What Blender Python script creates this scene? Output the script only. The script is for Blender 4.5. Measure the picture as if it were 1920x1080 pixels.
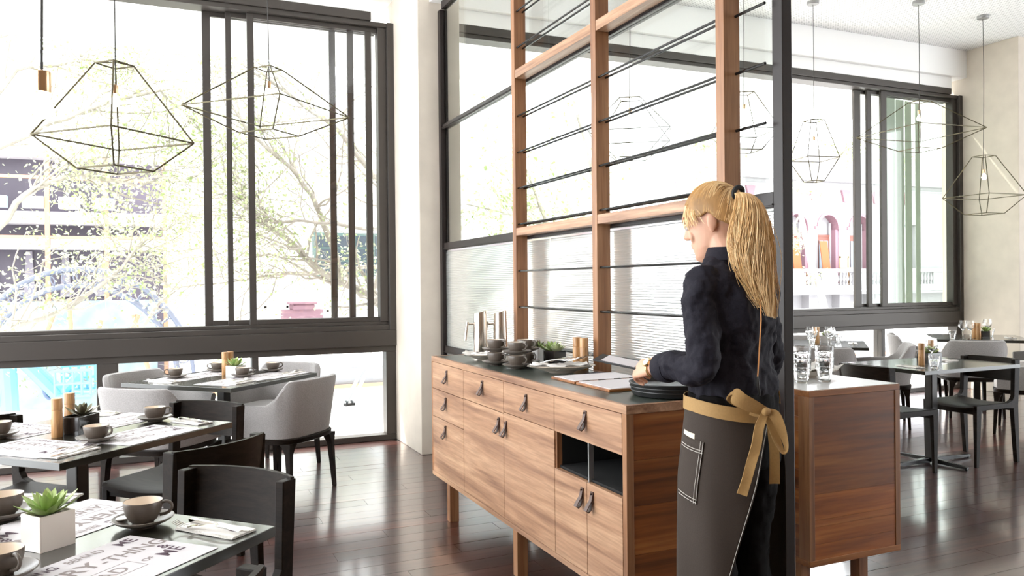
import bpy, bmesh, math, random
from mathutils import Vector, Matrix
random.seed(7)
R_ = random.random
PI = math.pi
sc = bpy.context.scene
col = sc.collection
for o in list(bpy.data.objects): bpy.data.objects.remove(o)

# ---------------- camera ----------------
CX = Vector((0.9146988, -0.4040195, -0.0097130))
CD = Vector((-0.0111630, -0.0012337, -0.9999369))
CF = Vector((0.4039820, 0.9147495, -0.0056385))
CH = 1.38
cam = bpy.data.objects.new('camera', bpy.data.cameras.new('camera'))
col.objects.link(cam)
m = Matrix((CX, -CD, -CF)).transposed().to_4x4()
m.translation = (0, 0, CH)
cam.matrix_world = m
cam.data.sensor_width = 36
cam.data.lens = 36 * 1483 / 1920
cam.data.clip_end = 300
cam.data.clip_start = 0.05
sc.camera = cam

def at(px, py, **k):
    """world point on the plane x=, y= or z= seen at a pixel of the photograph"""
    d = CX * (px - 960) + CD * (py - 540) + CF * 1483
    if 'd' in k: t = k['d'] / 1483
    elif 'x' in k: t = k['x'] / d.x
    elif 'y' in k: t = k['y'] / d.y
    else: t = (k['z'] - CH) / d.z
    return Vector((d.x * t, d.y * t, CH + d.z * t))

# ---------------- world, sun, exposure ----------------
w = bpy.data.worlds.new('sky'); sc.world = w; w.use_nodes = True
nt = w.node_tree; bg = nt.nodes['Background']
bg.inputs[0].default_value = (0.93, 0.97, 1.0, 1)
bg.inputs[1].default_value = 2.6
sun = bpy.data.objects.new('sun', bpy.data.lights.new('sun', 'SUN'))
sun.data.energy = 6.0; sun.data.angle = 0.02; sun.data.color = (1, 0.96, 0.9)
sun.rotation_euler = Vector((0.45, -0.62, -0.85)).to_track_quat('-Z', 'Y').to_euler()
col.objects.link(sun)
sc.view_settings.view_transform = 'Standard'
sc.view_settings.look = 'None'
sc.view_settings.exposure = 1.45
sc.view_settings.gamma = 1
sc.view_settings.use_curve_mapping = False

# ---------------- materials ----------------
MATS = {}
def N(nt, t, **k):
    n = nt.nodes.new(t)
    for a, b in k.items(): setattr(n, a, b)
    return n
def mat(name, c=(.8, .8, .8), rough=.5, metal=0, noise=0, scale=20, bump=0, spec=None, coat=0, sheen=0, emit=None, es=0, trans=0, ior=None, c2=None, stretch=None):
    if name in MATS: return MATS[name]
    m = bpy.data.materials.new(name); m.use_nodes = True
    nt = m.node_tree; b = nt.nodes['Principled BSDF']
    b.inputs['Base Color'].default_value = (*c, 1)
    b.inputs['Roughness'].default_value = rough
    b.inputs['Metallic'].default_value = metal
    if spec is not None: b.inputs['Specular IOR Level'].default_value = spec
    if ior: b.inputs['IOR'].default_value = ior
    b.inputs['Coat Weight'].default_value = coat; b.inputs['Coat Roughness'].default_value = .12
    b.inputs['Sheen Weight'].default_value = sheen
    b.inputs['Transmission Weight'].default_value = trans
    if emit: b.inputs['Emission Color'].default_value = (*emit, 1); b.inputs['Emission Strength'].default_value = es
    if noise or bump:
        tc = N(nt, 'ShaderNodeTexCoord'); mp = N(nt, 'ShaderNodeMapping')
        nt.links.new(tc.outputs['Object'], mp.inputs[0])
        if stretch: mp.inputs['Scale'].default_value = stretch
        nz = N(nt, 'ShaderNodeTexNoise'); nz.inputs['Scale'].default_value = scale; nz.inputs['Detail'].default_value = 5
        nt.links.new(mp.outputs[0], nz.inputs['Vector'])
        if noise:
            cr = N(nt, 'ShaderNodeValToRGB')
            c2 = c2 or tuple(max(0, x * (1 - noise)) for x in c)
            cr.color_ramp.elements[0].position = .3; cr.color_ramp.elements[1].position = .7
            cr.color_ramp.elements[0].color = (*c2, 1); cr.color_ramp.elements[1].color = (*c, 1)
            nt.links.new(nz.outputs['Fac'], cr.inputs[0]); nt.links.new(cr.outputs[0], b.inputs['Base Color'])
        if bump:
            bp = N(nt, 'ShaderNodeBump'); bp.inputs['Strength'].default_value = bump; bp.inputs['Distance'].default_value = .01
            nt.links.new(nz.outputs['Fac'], bp.inputs['Height']); nt.links.new(bp.outputs[0], b.inputs['Normal'])
    MATS[name] = m
    return m
def wood(name, cA, cB, cC, axis='y', rough=.4, freq=1.0, coat=0, var=0.0, spec=.5, flat=False):
    """grain along axis of the object"""
    if name in MATS: return MATS[name]
    m = bpy.data.materials.new(name); m.use_nodes = True
    nt = m.node_tree; b = nt.nodes['Principled BSDF']; L = nt.links.new
    tc = N(nt, 'ShaderNodeTexCoord'); mp = N(nt, 'ShaderNodeMapping')
    s = {'x': (.5, 9, 9), 'y': (9, .5, 9), 'z': (9, 9, .5)}[axis]
    mp.inputs['Scale'].default_value = tuple(v * freq for v in s)
    L(tc.outputs['Object'], mp.inputs[0])
    oi = N(nt, 'ShaderNodeObjectInfo'); geo = N(nt, 'ShaderNodeNewGeometry')
    nz = N(nt, 'ShaderNodeTexNoise', noise_dimensions='4D'); nz.inputs['Scale'].default_value = 1.1; nz.inputs['Detail'].default_value = 6; nz.inputs['Distortion'].default_value = 1.4
    nf = N(nt, 'ShaderNodeTexNoise', noise_dimensions='4D'); nf.inputs['Scale'].default_value = 9; nf.inputs['Detail'].default_value = 4
    ad = N(nt, 'ShaderNodeMath', operation='ADD'); L(oi.outputs['Random'], ad.inputs[0]); L(geo.outputs['Random Per Island'], ad.inputs[1])
    mu = N(nt, 'ShaderNodeMath', operation='MULTIPLY'); L(ad.outputs[0], mu.inputs[0]); mu.inputs[1].default_value = 7.0 if var else 0
    for n in (nz, nf): L(mp.outputs[0], n.inputs['Vector']); L(mu.outputs[0], n.inputs['W'])
    cr = N(nt, 'ShaderNodeValToRGB'); e = cr.color_ramp.elements
    e[0].position = .3; e[0].color = (*cA, 1); e[1].position = .72; e[1].color = (*cC, 1)
    k = e.new(.5); k.color = (*cB, 1)
    L(nz.outputs['Fac'], cr.inputs[0])
    mx = N(nt, 'ShaderNodeMix', data_type='RGBA', blend_type='MULTIPLY'); mx.inputs[0].default_value = .55
    gr = N(nt, 'ShaderNodeValToRGB'); gr.color_ramp.elements[0].color = (.55, .5, .45, 1); gr.color_ramp.elements[0].position = .35; gr.color_ramp.elements[1].position = .6
    L(nf.outputs['Fac'], gr.inputs[0]); L(cr.outputs[0], mx.inputs[6]); L(gr.outputs[0], mx.inputs[7])
    out = mx.outputs[2]
    if var:
        fr = N(nt, 'ShaderNodeMath', operation='FRACT'); L(ad.outputs[0], fr.inputs[0])
        mr = N(nt, 'ShaderNodeMapRange'); mr.inputs[3].default_value = 1 - var; mr.inputs[4].default_value = 1 + var; L(fr.outputs[0], mr.inputs[0])
        hs = N(nt, 'ShaderNodeHueSaturation'); L(mr.outputs[0], hs.inputs['Value']); L(out, hs.inputs['Color']); out = hs.outputs[0]
    L(out, b.inputs['Base Color'])
    b.inputs['Roughness'].default_value = rough; b.inputs['Coat Weight'].default_value = coat; b.inputs['Coat Roughness'].default_value = .13; b.inputs['Coat IOR'].default_value = 1.95
    b.inputs['Specular IOR Level'].default_value = spec
    bp = N(nt, 'ShaderNodeBump'); bp.inputs['Strength'].default_value = .12; bp.inputs['Distance'].default_value = .002
    L(nf.outputs['Fac'], bp.inputs['Height'])
    if not flat: L(bp.outputs[0], b.inputs['Normal'])
    MATS[name] = m
    return m
def clearglass(name, tint=(1, 1, 1), f=.92, rough=0.0):
    if name in MATS: return MATS[name]
    m = bpy.data.materials.new(name); m.use_nodes = True; nt = m.node_tree; nt.nodes.clear(); L = nt.links.new
    o = N(nt, 'ShaderNodeOutputMaterial'); t = N(nt, 'ShaderNodeBsdfTransparent'); g = N(nt, 'ShaderNodeBsdfGlossy'); x = N(nt, 'ShaderNodeMixShader'); lw = N(nt, 'ShaderNodeLayerWeight')
    t.inputs[0].default_value = (*[c * f ** .25 for c in tint], 1); g.inputs['Roughness'].default_value = rough; lw.inputs[0].default_value = .5
    pw = N(nt, 'ShaderNodeMath', operation='POWER'); pw.inputs[1].default_value = 5; ma = N(nt, 'ShaderNodeMath', operation='MULTIPLY_ADD'); ma.inputs[1].default_value = .9; ma.inputs[2].default_value = .035
    L(lw.outputs['Facing'], pw.inputs[0]); L(pw.outputs[0], ma.inputs[0]); L(ma.outputs[0], x.inputs[0]); L(t.outputs[0], x.inputs[1]); L(g.outputs[0], x.inputs[2]); L(x.outputs[0], o.inputs[0])
    MATS[name] = m; return m
def ribglass():
    m = bpy.data.materials.new('reeded_glass'); m.use_nodes = True; nt = m.node_tree; nt.nodes.clear(); L = nt.links.new
    o = N(nt, 'ShaderNodeOutputMaterial'); g = N(nt, 'ShaderNodeBsdfGlass'); g.inputs['Roughness'].default_value = .12; g.inputs['IOR'].default_value = 1.3
    t = N(nt, 'ShaderNodeBsdfTranslucent'); t.inputs[0].default_value = (.9, .93, .9, 1)
    x = N(nt, 'ShaderNodeMixShader'); x.inputs[0].default_value = .3
    L(g.outputs[0], x.inputs[1]); L(t.outputs[0], x.inputs[2]); L(x.outputs[0], o.inputs[0]); MATS['reeded_glass'] = m; return m
def leafmat(name, c, c2, tr=.5, scale=3):
    m = bpy.data.materials.new(name); m.use_nodes = True; nt = m.node_tree; nt.nodes.clear(); L = nt.links.new
    o = N(nt, 'ShaderNodeOutputMaterial'); d = N(nt, 'ShaderNodeBsdfPrincipled'); t = N(nt, 'ShaderNodeBsdfTranslucent'); x = N(nt, 'ShaderNodeMixShader'); x.inputs[0].default_value = tr
    geo = N(nt, 'ShaderNodeNewGeometry'); cr = N(nt, 'ShaderNodeValToRGB'); cr.color_ramp.elements[0].color = (*c, 1); cr.color_ramp.elements[1].color = (*c2, 1)
    L(geo.outputs['Random Per Island'], cr.inputs[0]); L(cr.outputs[0], d.inputs['Base Color']); L(cr.outputs[0], t.inputs[0]); d.inputs['Roughness'].default_value = .5
    L(d.outputs[0], x.inputs[1]); L(t.outputs[0], x.inputs[2]); L(x.outputs[0], o.inputs[0]); MATS[name] = m; return m

oakY = wood('walnut_grain_lengthwise', (.21, .10, .055), (.40, .22, .125), (.55, .34, .205), 'y', .42, 1.35)
oakX = wood('walnut_grain_crosswise', (.17, .055, .013), (.32, .115, .028), (.45, .19, .058), 'x', .38, 1.0)  # darker than the lengthwise walnut, with end-face shade put into the colour
oakP = wood('walnut_veneer_board', (.12, .034, .006), (.29, .088, .017), (.46, .175, .045), 'x', .38, 1.1, var=.3)  # end boards: shade on the cabinet end is worked into this darker tone
oakZ = wood('walnut_grain_upright', (.17, .07, .03), (.29, .13, .055), (.41, .21, .10), 'z', .42, 1.0)
oakMill = wood('acacia_turned', (.26, .12, .045), (.50, .27, .11), (.66, .42, .20), 'z', .35, 5.0, var=.12)
floorw = wood('dark_jarrah_floor', (.032, .011, .009), (.060, .020, .016), (.10, .038, .028), 'x', .3, 1.3, var=.35, spec=.6, flat=True, coat=1.0)
darkwood = wood('dark_stained_wood', (.007, .0045, .003), (.012, .0075, .005), (.019, .012, .008), 'x', .45, 3.0, spec=.10)
steel = mat('glare_lifted_frame', (.062, .054, .048), .42, .3)  # dark frame tone raised to brownish grey to carry veiling glare
steelP = mat('black_steel_frame', (.016, .011, .010), .38, spec=.35)
white = mat('white_paint', (.92, .92, .91), .6)
conc = mat('pale_concrete', (.66, .59, .50), .7, noise=.10, scale=6, bump=.15)
conc_tan = mat('beige_concrete', (.60, .50, .40), .75, noise=.12, scale=5, bump=.15)
rod = mat('black_steel_rod', (.03, .03, .03), .25, .8)
brass = mat('brushed_brass', (.62, .42, .26), .3, 1)
wire = mat('brass_wire', (.085, .07, .035), .4, .6)
cord = mat('black_cord', (.03, .028, .025), .6)
bulb = mat('lit_bulb', (1, .9, .75), .3, emit=(1, .85, .6), es=14)
leather = mat('brown_leather', (.10, .05, .035), .45, noise=.3, scale=60, bump=.2)
screw = mat('dark_screw', (.05, .04, .035), .3, 1)
topgreen = mat('dark_green_laminate', (.045, .055, .045), .28)
ttop = mat('dark_table_laminate', (.020, .019, .013), .4, noise=.2, scale=8, spec=.2, coat=1)
black = mat('matt_black_interior', (.004, .004, .004), .8)
cupo = mat('taupe_stoneware', (.13, .105, .085), .35, noise=.15, scale=60)
cupi = mat('cream_glaze', (.85, .74, .62), .3)
fabric = mat('grey_wool_fabric', (.33, .31, .30), .9, noise=.25, scale=160, bump=.35, sheen=.4)
linen = mat('white_linen', (.80, .77, .73), .85, noise=.05, scale=80, bump=.15)
paper = mat('placemat_paper', (.62, .59, .60), .7)
inkd = mat('plum_ink', (.07, .035, .055), .7)
inkm = mat('grey_ink', (.24, .20, .19), .7)
silver = mat('polished_steel', (.75, .72, .68), .14, 1)
steelc = mat('brushed_stainless', (.72, .64, .56), .22, 1, noise=.1, scale=40, stretch=(1, 1, 30))
ceramicW = mat('white_planter_glaze', (.80, .72, .64), .25, coat=.3)
ceramicB = mat('black_planter_glaze', (.02, .017, .016), .12, coat=.5)
soil = mat('dark_soil', (.05, .035, .02), .95, noise=.5, scale=90, bump=.6)
leafg = leafmat('succulent_leaf', (.28, .42, .12), (.55, .66, .26), .15)
leafd = leafmat('dark_succulent_leaf', (.10, .09, .06), (.26, .24, .14), .1)
leafp = leafmat('pale_succulent_leaf', (.42, .50, .27), (.66, .70, .42), .15)
gl = clearglass('clear_window_glass')
glg = clearglass('greenish_glass', (.98, .995, .98), .95)
glpart = clearglass('partition_glass', (.95, .97, .95))
rib = ribglass()
tumb = mat('clear_drinking_glass', (1, 1, 1), .02, trans=1, ior=1.45)
skin = mat('fair_skin', (.66, .37, .25), .5, noise=.08, scale=30)
skin.node_tree.nodes['Principled BSDF'].inputs['Subsurface Weight'].default_value = .08
denim = mat('navy_chambray', (.017, .0155, .023), .8, noise=.25, scale=220, bump=.15, spec=.2)
trous = mat('black_trouser_cloth', (.006, .005, .005), .85, noise=.2, scale=200, bump=.1, spec=.1)
apronm = mat('charcoal_apron_canvas', (.040, .027, .019), .85, noise=.15, scale=250, bump=.15)
tanm = mat('tan_ribbon', (.42, .25, .09), .75, noise=.12, scale=150, bump=.1)
stitch = mat('white_stitching', (.75, .72, .66), .8)
gold = mat('gold', (.8, .6, .3), .25, 1)
orange = mat('orange_cord', (.75, .33, .10), .6)
hairm = leafmat('blonde_hair', (.55, .31, .11), (.93, .68, .36), .05)
haird = mat('blonde_hair_underlayer', (.42, .22, .07), .55, noise=.4, scale=60, stretch=(1, 1, .15))

# ---------------- mesh helper ----------------
class MB:
    def __init__(s): s.v = []; s.f = []
    def add(s, v, f):
        n = len(s.v); s.v += [tuple(p) for p in v]; s.f += [tuple(i + n for i in q) for q in f]; return s
    def box(s, x0, x1, y0, y1, z0, z1):
        v = [(x, y, z) for z in (z0, z1) for y in (y0, y1) for x in (x0, x1)]
        return s.add(v, [(0, 2, 3, 1), (4, 5, 7, 6), (0, 1, 5, 4), (2, 6, 7, 3), (0, 4, 6, 2), (1, 3, 7, 5)])
    def obox(s, c, size, rz=0, M=None):
        M = M or Matrix.Rotation(rz, 3, 'Z'); c = Vector(c); h = [q / 2 for q in size]
        v = [c + M @ Vector((x * h[0], y * h[1], z * h[2])) for z in (-1, 1) for y in (-1, 1) for x in (-1, 1)]
        return s.add(v, [(0, 2, 3, 1), (4, 5, 7, 6), (0, 1, 5, 4), (2, 6, 7, 3), (0, 4, 6, 2), (1, 3, 7, 5)])
    def loft(s, rings, cap=True, closed=True):
        n = len(rings[0]); v = [p for r in rings for p in r]; f = []
        for i in range(len(rings) - 1):
            for j in range(n if closed else n - 1):
                a = i * n + j; b = i * n + (j + 1) % n
                f.append((a, b, b + n, a + n))
        if cap: f.append(tuple(range(n))[::-1]); f.append(tuple(range((len(rings) - 1) * n, len(rings) * n)))
        return s.add(v, f)
    def tube(s, pts, r, n=8, closed=False, cap=True):
        pts = [Vector(p) for p in pts]; rs = r if isinstance(r, (list, tuple)) else [r] * len(pts); rings = []; u = None
        for i, p in enumerate(pts):
            if closed: t = (pts[(i + 1) % len(pts)] - pts[i - 1])
            else: t = pts[min(i + 1, len(pts) - 1)] - pts[max(i - 1, 0)]
            t = t.normalized() if t.length > 1e-9 else Vector((0, 0, 1))
            if u is None: u = t.orthogonal().normalized()
            else:
                u = u - t * u.dot(t); u = u.normalized() if u.length > 1e-6 else t.orthogonal().normalized()
            b = t.cross(u)
            rings.append([p + (u * math.cos(a) + b * math.sin(a)) * rs[i] for a in [2 * PI * k / n for k in range(n)]])
        if closed: rings.append(rings[0])
        return s.loft(rings, cap and not closed)
    def cyl(s, p0, p1, r0, r1=None, n=20): return s.tube([p0, p1], [r0, r0 if r1 is None else r1], n)
    def lathe(s, prof, n=32, c=(0, 0, 0), sx=1, sy=1):
        rings = [[(c[0] + max(r, 1e-4) * math.cos(2 * PI * k / n) * sx, c[1] + max(r, 1e-4) * math.sin(2 * PI * k / n) * sy, c[2] + z) for k in range(n)] for r, z in prof]
        return s.loft(rings, False)
    def prism(s, poly, ax, a0, a1):
        def P(p, a):
            return {'x': (a, p[0], p[1]), 'y': (p[0], a, p[1]), 'z': (p[0], p[1], a)}[ax]
        n = len(poly)
        return s.add([P(p, a0) for p in poly] + [P(p, a1) for p in poly], [tuple(range(n))[::-1], tuple(range(n, 2 * n))] + [(i, (i + 1) % n, (i + 1) % n + n, i + n) for i in range(n)])
    def xf(s, M):
        s.v = [tuple(M @ Vector(p)) for p in s.v]; return s
    def mesh(s, name, mt, smooth=False, bev=0, fix=True):
        me = bpy.data.meshes.new(name); me.from_pydata(s.v, [], s.f)
        bm = bmesh.new(); bm.from_mesh(me)
        if fix: bmesh.ops.recalc_face_normals(bm, faces=bm.faces)
        if bev:
            eds = [e for e in bm.edges if len(e.link_faces) == 2 and e.calc_face_angle() > .6]
            bmesh.ops.bevel(bm, geom=eds, offset=bev, segments=2, profile=.5, affect='EDGES', clamp_overlap=True)
        bm.to_mesh(me); bm.free()
        me.materials.append(mt)
        if smooth:
            me.polygons.foreach_set('use_smooth', [True] * len(me.polygons)); me.set_sharp_from_angle(angle=.6)
        return me
    def build(s, name, mt, parent=None, smooth=False, bev=0, loc=(0, 0, 0), rz=0, fix=True):
        o = bpy.data.objects.new(name, s.mesh(name, mt, smooth, bev, fix)); col.objects.link(o)
        o.location = loc; o.rotation_euler = (0, 0, rz)
        if parent: o.parent = parent
        return o
def tag(o, label=None, cat=None, group=None, kind=None):
    if label: o['label'] = label
    if cat: o['category'] = cat
    if group: o['group'] = group
    if kind: o['kind'] = kind
    return o
def thing(name, label, cat, loc=(0, 0, 0), rz=0, group=None):
    o = bpy.data.objects.new(name, None); col.objects.link(o); o.location = loc; o.rotation_euler = (0, 0, rz); o.empty_display_size = .1
    return tag(o, label, cat, group)
def setting(name, loc=(0, 0, 0)):
    o = bpy.data.objects.new(name, None); col.objects.link(o); o.location = loc; o['kind'] = 'structure'; return o
KIDS = {}
def kids(o): return [c for c in col.objects if c.parent == o]
def dup(root, loc, rz, label, group=None, cat=None):
    def cp(o, par):
        c = o.copy(); col.objects.link(c); c.parent = par
        for k in KIDS.setdefault(o.name, kids(o)): cp(k, c)
        return c
    r = cp(root, None); r.location = loc
    e = list(root.rotation_euler); r.rotation_euler = (e[0], e[1], rz); r['label'] = label
    if group: r['group'] = group
    return r
def place(proto, used, loc, rz, label, group=None):
    if not used: used.append(1); proto.location = loc; proto.rotation_euler = (0, 0, rz); proto['label'] = label; proto['group'] = group or proto.get('group', ''); return proto
    return dup(proto, loc, rz, label, group)

# ---------------- structure ----------------
FX0, FX1 = -3.5, 13.0
fl = setting('floor')
MB().box(FX0, FX1, -3, 6.95, -.06, -.012).build('subfloor', mat('dark_underlay', (.012, .008, .006), .8), fl)
PW, PL = .135, 1.55
pm = MB().box(-PL / 2 + .001, PL / 2 - .001, -PW / 2 + .001, PW / 2 - .001, -.012, 0).mesh('plank', floorw)
cands = []
r0 = 0
yy = 6.93 - PW / 2
while yy > -3:
    xx = FX0 + (r0 * .61) % PL
    while xx < FX1:
        dv = Vector((xx, yy, -CH)); f = dv.dot(CF); rr = dv.dot(CX)
        vis = f > .8 and abs(rr) < f * .647 + .7 and (CH * 1483 / f < 640)
        cands.append((0 if vis else 1, f, xx, yy)); xx += PL
    yy -= PW; r0 += 1
cands.sort()
rest = MB()
for i, (v, f, xx, yy) in enumerate(cands):
    tx, ty = random.gauss(0, .0008), random.gauss(0, .006)
    if i < 300 and v == 0:
        p = bpy.data.objects.new('plank', pm); col.objects.link(p); p.parent = fl; p.location = (xx, yy, 0); p.rotation_euler = (ty * .5, tx * .3, 0)
    else: rest.obox((xx, yy, -.006), (PL - .002, PW - .002, .012), M=Matrix.Rotation(ty * .5, 3, 'X'))
tag(rest.build('far_planks', floorw, fl), kind='stuff')

ceilm = mat('perforated_ceiling', (.92, .92, .92), .7)
nt = ceilm.node_tree; b = nt.nodes['Principled BSDF']; tc = N(nt, 'ShaderNodeTexCoord'); vo = N(nt, 'ShaderNodeTexVoronoi'); vo.inputs['Scale'].default_value = 28; vo.inputs['Randomness'].default_value = 0
cr = N(nt, 'ShaderNodeValToRGB'); cr.color_ramp.elements[0].position = .2; cr.color_ramp.elements[0].color = (.45, .45, .45, 1); cr.color_ramp.elements[1].position = .26; cr.color_ramp.elements[1].color = (.93, .93, .93, 1)
nt.links.new(tc.outputs['Object'], vo.inputs['Vector']); nt.links.new(vo.outputs['Distance'], cr.inputs[0]); nt.links.new(cr.outputs[0], b.inputs['Base Color'])
ce = MB().box(FX0, FX1, -3, 6.9, 4.25, 4.4).build('ceiling', ceilm); tag(ce, kind='structure')
tag(MB().box(FX0, 9.28, 6.79, 7.1, 3.91, 4.25).build('trim_1', white, bev=.004), kind='structure')   # plaster bulkhead over the windows
tag(MB().box(2.0, 2.2, 2.2, 6.137, 3.665, 4.25).build('trim_2', white, bev=.004), kind='structure')  # downstand over the glazed screen
# columns
def column(name, x0, y0=6.137):
    c = setting(name)
    MB().box(x0, x0 + .36, y0, 7.15, 0, 4.25).build('shaft', conc, c, bev=.006)
    return c
column('wall_pier_left', 1.90); column('wall_pier_right', 9.28)
tag(MB().box(9.64, 13, 7.0, 7.15, 0, 4.25).build('wall_back', white), kind='structure')

tag(MB().box(FX0, 10.5, -3.2, -3, 0, 4.25).build('wall_rear_blocker', mat('warm_bounce_wall', (.30, .21, .14), .8)), kind='structure')  # unseen wall added to cut rear fill, coloured warm for its bounce
tag(MB().box(FX1, FX1 + .2, 3.0, 7.1, 0, 4.25).build('wall_right_blocker', white), kind='structure')  # unseen wall added, kept short so side light still enters
tag(MB().box(FX0 - .2, FX0, -3, .5, 0, 4.25).build('wall_left_blocker', mat('warm_bounce_wall', (.30, .21, .14), .8)), kind='structure')  # unseen wall added to limit fill from the left, same warm bounce colour
# window bays
WY = 6.85
def window(name, x0, x1, stiles, xs_low, green=None, openx=None):
    w = setting(name)
    def fr(mb, nm='window_frame', mt=steel, bv=.004): return mb.build(nm, mt, w, bev=bv)
    fr(MB().box(x0, x1, WY, WY + .22, .84, .98), 'sill_beam')
    fr(MB().box(x0, x1, WY + .02, WY + .22, .98, 1.025), 'sill_ledge')
    fr(MB().box(x0, x1, WY + .06, WY + .22, 1.025, 1.055), 'sill_track')
    fr(MB().box(x0, x1 - .20, WY, WY + .2, 3.70, 3.775).box(x0, x1, WY + .02, WY + .2, 3.66, 3.70), 'head_frame')
    fr(MB().box(x0, x1 - .2, WY, WY + .22, 3.775, 3.91), 'head_panel', white)
    fr(MB().box(x1 - .135, x1 - .06, WY + .04, WY + .14, 1.055, 3.66).box(x1 - .06, x1, WY, WY + .14, .98, 3.70), 'side_jamb')
    # three sliding panels
    xr = x1 - .135
    for k, (a, b) in enumerate(stiles):
        yo = WY + .07 + (2 - k) * .045
        p = MB().box(a, b, yo, yo + .035, 1.055, 3.66).box(b, xr, yo + .002, yo + .033, 1.056, 1.095).box(b, xr, yo + .002, yo + .033, 3.62, 3.659).build('sliding_panel', steel, w, bev=.003)
        q = xr - .05 - (2 - k) * .15
        if not green: MB().box(q - .055, q, yo, yo + .03, 1.09, 3.62).build('stile', steel, p, bev=.003)
        MB().box(b, xr, yo + .014, yo + .02, 1.09, 3.62).build('pane', gl if not green else glg, p)
    # lower band
    fr(MB().box(x0, x1, WY + .03, WY + .16, .785, .84).box(x0, x1, WY + .03, WY + .16, 0, .05), 'lower_rail')
    xs = [x0] + xs_low + [x1 - .09]
    for a in xs_low: fr(MB().box(a, a + (.15 if a < 0 else .055), WY + .03, WY + .16, .05, .785), 'lower_post')
    fr(MB().box(x1 - .09, x1, WY + .03, WY + .16, .05, .785), 'lower_post')
    for a, b in zip(xs[:-1], xs[1:]): MB().box(a + .01, b, WY + .09, WY + .098, .05, .785).build('pane', gl, w)
    return w
w1 = window('window_1', FX0, 1.9, [(.319, .383), (.498, .543), (.664, .719)], [-3.0, -1.75, -.475, .67])
w2 = window('window_2', 2.26, 9.28, [(7.60, 7.70), (7.76, 7.83), (7.94, 8.03)], [3.6, 5.0, 6.4, 7.88], green=True)
# stacked sliding leaves edge-on, greenish
for k, q in enumerate((8.20, 8.42, 8.62, 8.84)):
    MB().box(q, q + .17 - .03 * k, WY + .24 + k * .03, WY + .25 + k * .03, 1.06, 3.64).build('stacked_pane', MATS.get('stacked_green_glass') or leafmat('stacked_green_glass', (.46, .50, .44), (.54, .58, .52), .5), w2)

# ---------------- glazed screen (steel + glass) ----------------
SX0, SX1 = 2.083, 2.13
sc_ = setting('wall_partition')
MB().box(SX0, SX1, 2.25, 2.302, 0, 3.665).build('post', steelP, sc_, bev=.003)
MB().box(SX0 - .012, SX0 + .03, 6.08, 6.137, 0, 3.6).box(SX0 + .03, SX1, 6.06, 6.137, 0, 3.6).build('post', steelP, sc_, bev=.003)
for z0, z1 in ((3.6, 3.665), (2.632, 2.67), (1.655, 1.713), (.825, .882), (0, .06)):
    MB().box(SX0, SX1, 2.302, 6.08, z0, z1).build('rail', steelP, sc_, bev=.003)
    if 0 < z0 < 3.6: MB().box(SX0 - .006, SX0, 2.302, 6.08, z0 + .008, z0 + .014).build('rail_bead', steelP, sc_)
for z0, z1 in ((1.713, 2.632), (2.67, 3.6)):
    for y0, y1 in ((2.302, 4.19), (4.20, 6.08)):
        MB().box(2.102, 2.110, y0, y1, z0, z1).build('pane', glpart, sc_)
def ribbed(z0, z1, y0, y1):
    mb = MB(); pitch = .0125; n = int((z1 - z0) / pitch); ring = []
    for i in range(n):
        for k in range(4):
            t = k / 4; ring.append((2.104 - .0028 * math.sin(PI * t) , z0 + (i + t) * pitch))
    ring.append((2.104, z0 + n * pitch))
    m = len(ring); v = [(x, y0, z) for x, z in ring] + [(x, y1, z) for x, z in ring] + [(2.109, y0, z0), (2.109, y1, z0), (2.109, y0, z1), (2.109, y1, z1)]
    f = [(i, i + m, i + m + 1, i + 1) for i in range(m - 1)] + [(2 * m, 2 * m + 2, 2 * m + 3, 2 * m + 1)]
    mb.add(v, f)
    o = mb.build('reeded_pane', rib, sc_, fix=False); o.data.polygons.foreach_set('use_smooth', [True] * len(o.data.polygons)); return o
for z0, z1 in ((.882, 1.655), (.06, .825)):
    for y0, y1 in ((2.302, 4.19), (4.20, 6.08)): ribbed(z0, z1, y0, y1)

# timber shelving screen standing against the glass
sh = thing('rod_screen', 'tall walnut post-and-rail frame with black rods against the glass screen', 'shelving', (2.0, 3.5, 0))
PY = (2.475, 3.465, 4.46)
for y in PY: MB().box(0, .078, y - 3.5, y - 3.5 + .05, .0, 3.66).build('post', oakZ, sh, bev=.002)
for a, b in ((PY[0] + .05, PY[1]), (PY[1] + .05, PY[2])):
    for z0, z1 in ((1.675, 1.722), (2.645, 2.697), (3.61, 3.66)):
        MB().box(.002, .076, a - 3.5, b - 3.5, z0, z1).build('rail', oakY, sh, bev=.002)
    for z in (1.009, 1.234, 1.457, 1.745, 1.968, 2.190, 2.414, 2.836, 3.059, 3.28):
        for x in (.018, .058):
            MB().cyl((x, a - 3.5 - .004, z), (x, b - 3.5 + .004, z), .0058, n=8).build('rod', rod, sh, smooth=True)
for z in (1.968, 2.19, 2.414, 2.836, 3.06):   # short rods between the last post and the steel post
    MB().cyl((.058, PY[0] - 3.5, z), (.058, 2.31 - 3.5, z), .0058, n=8).build('rod', rod, sh, smooth=True)

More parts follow.
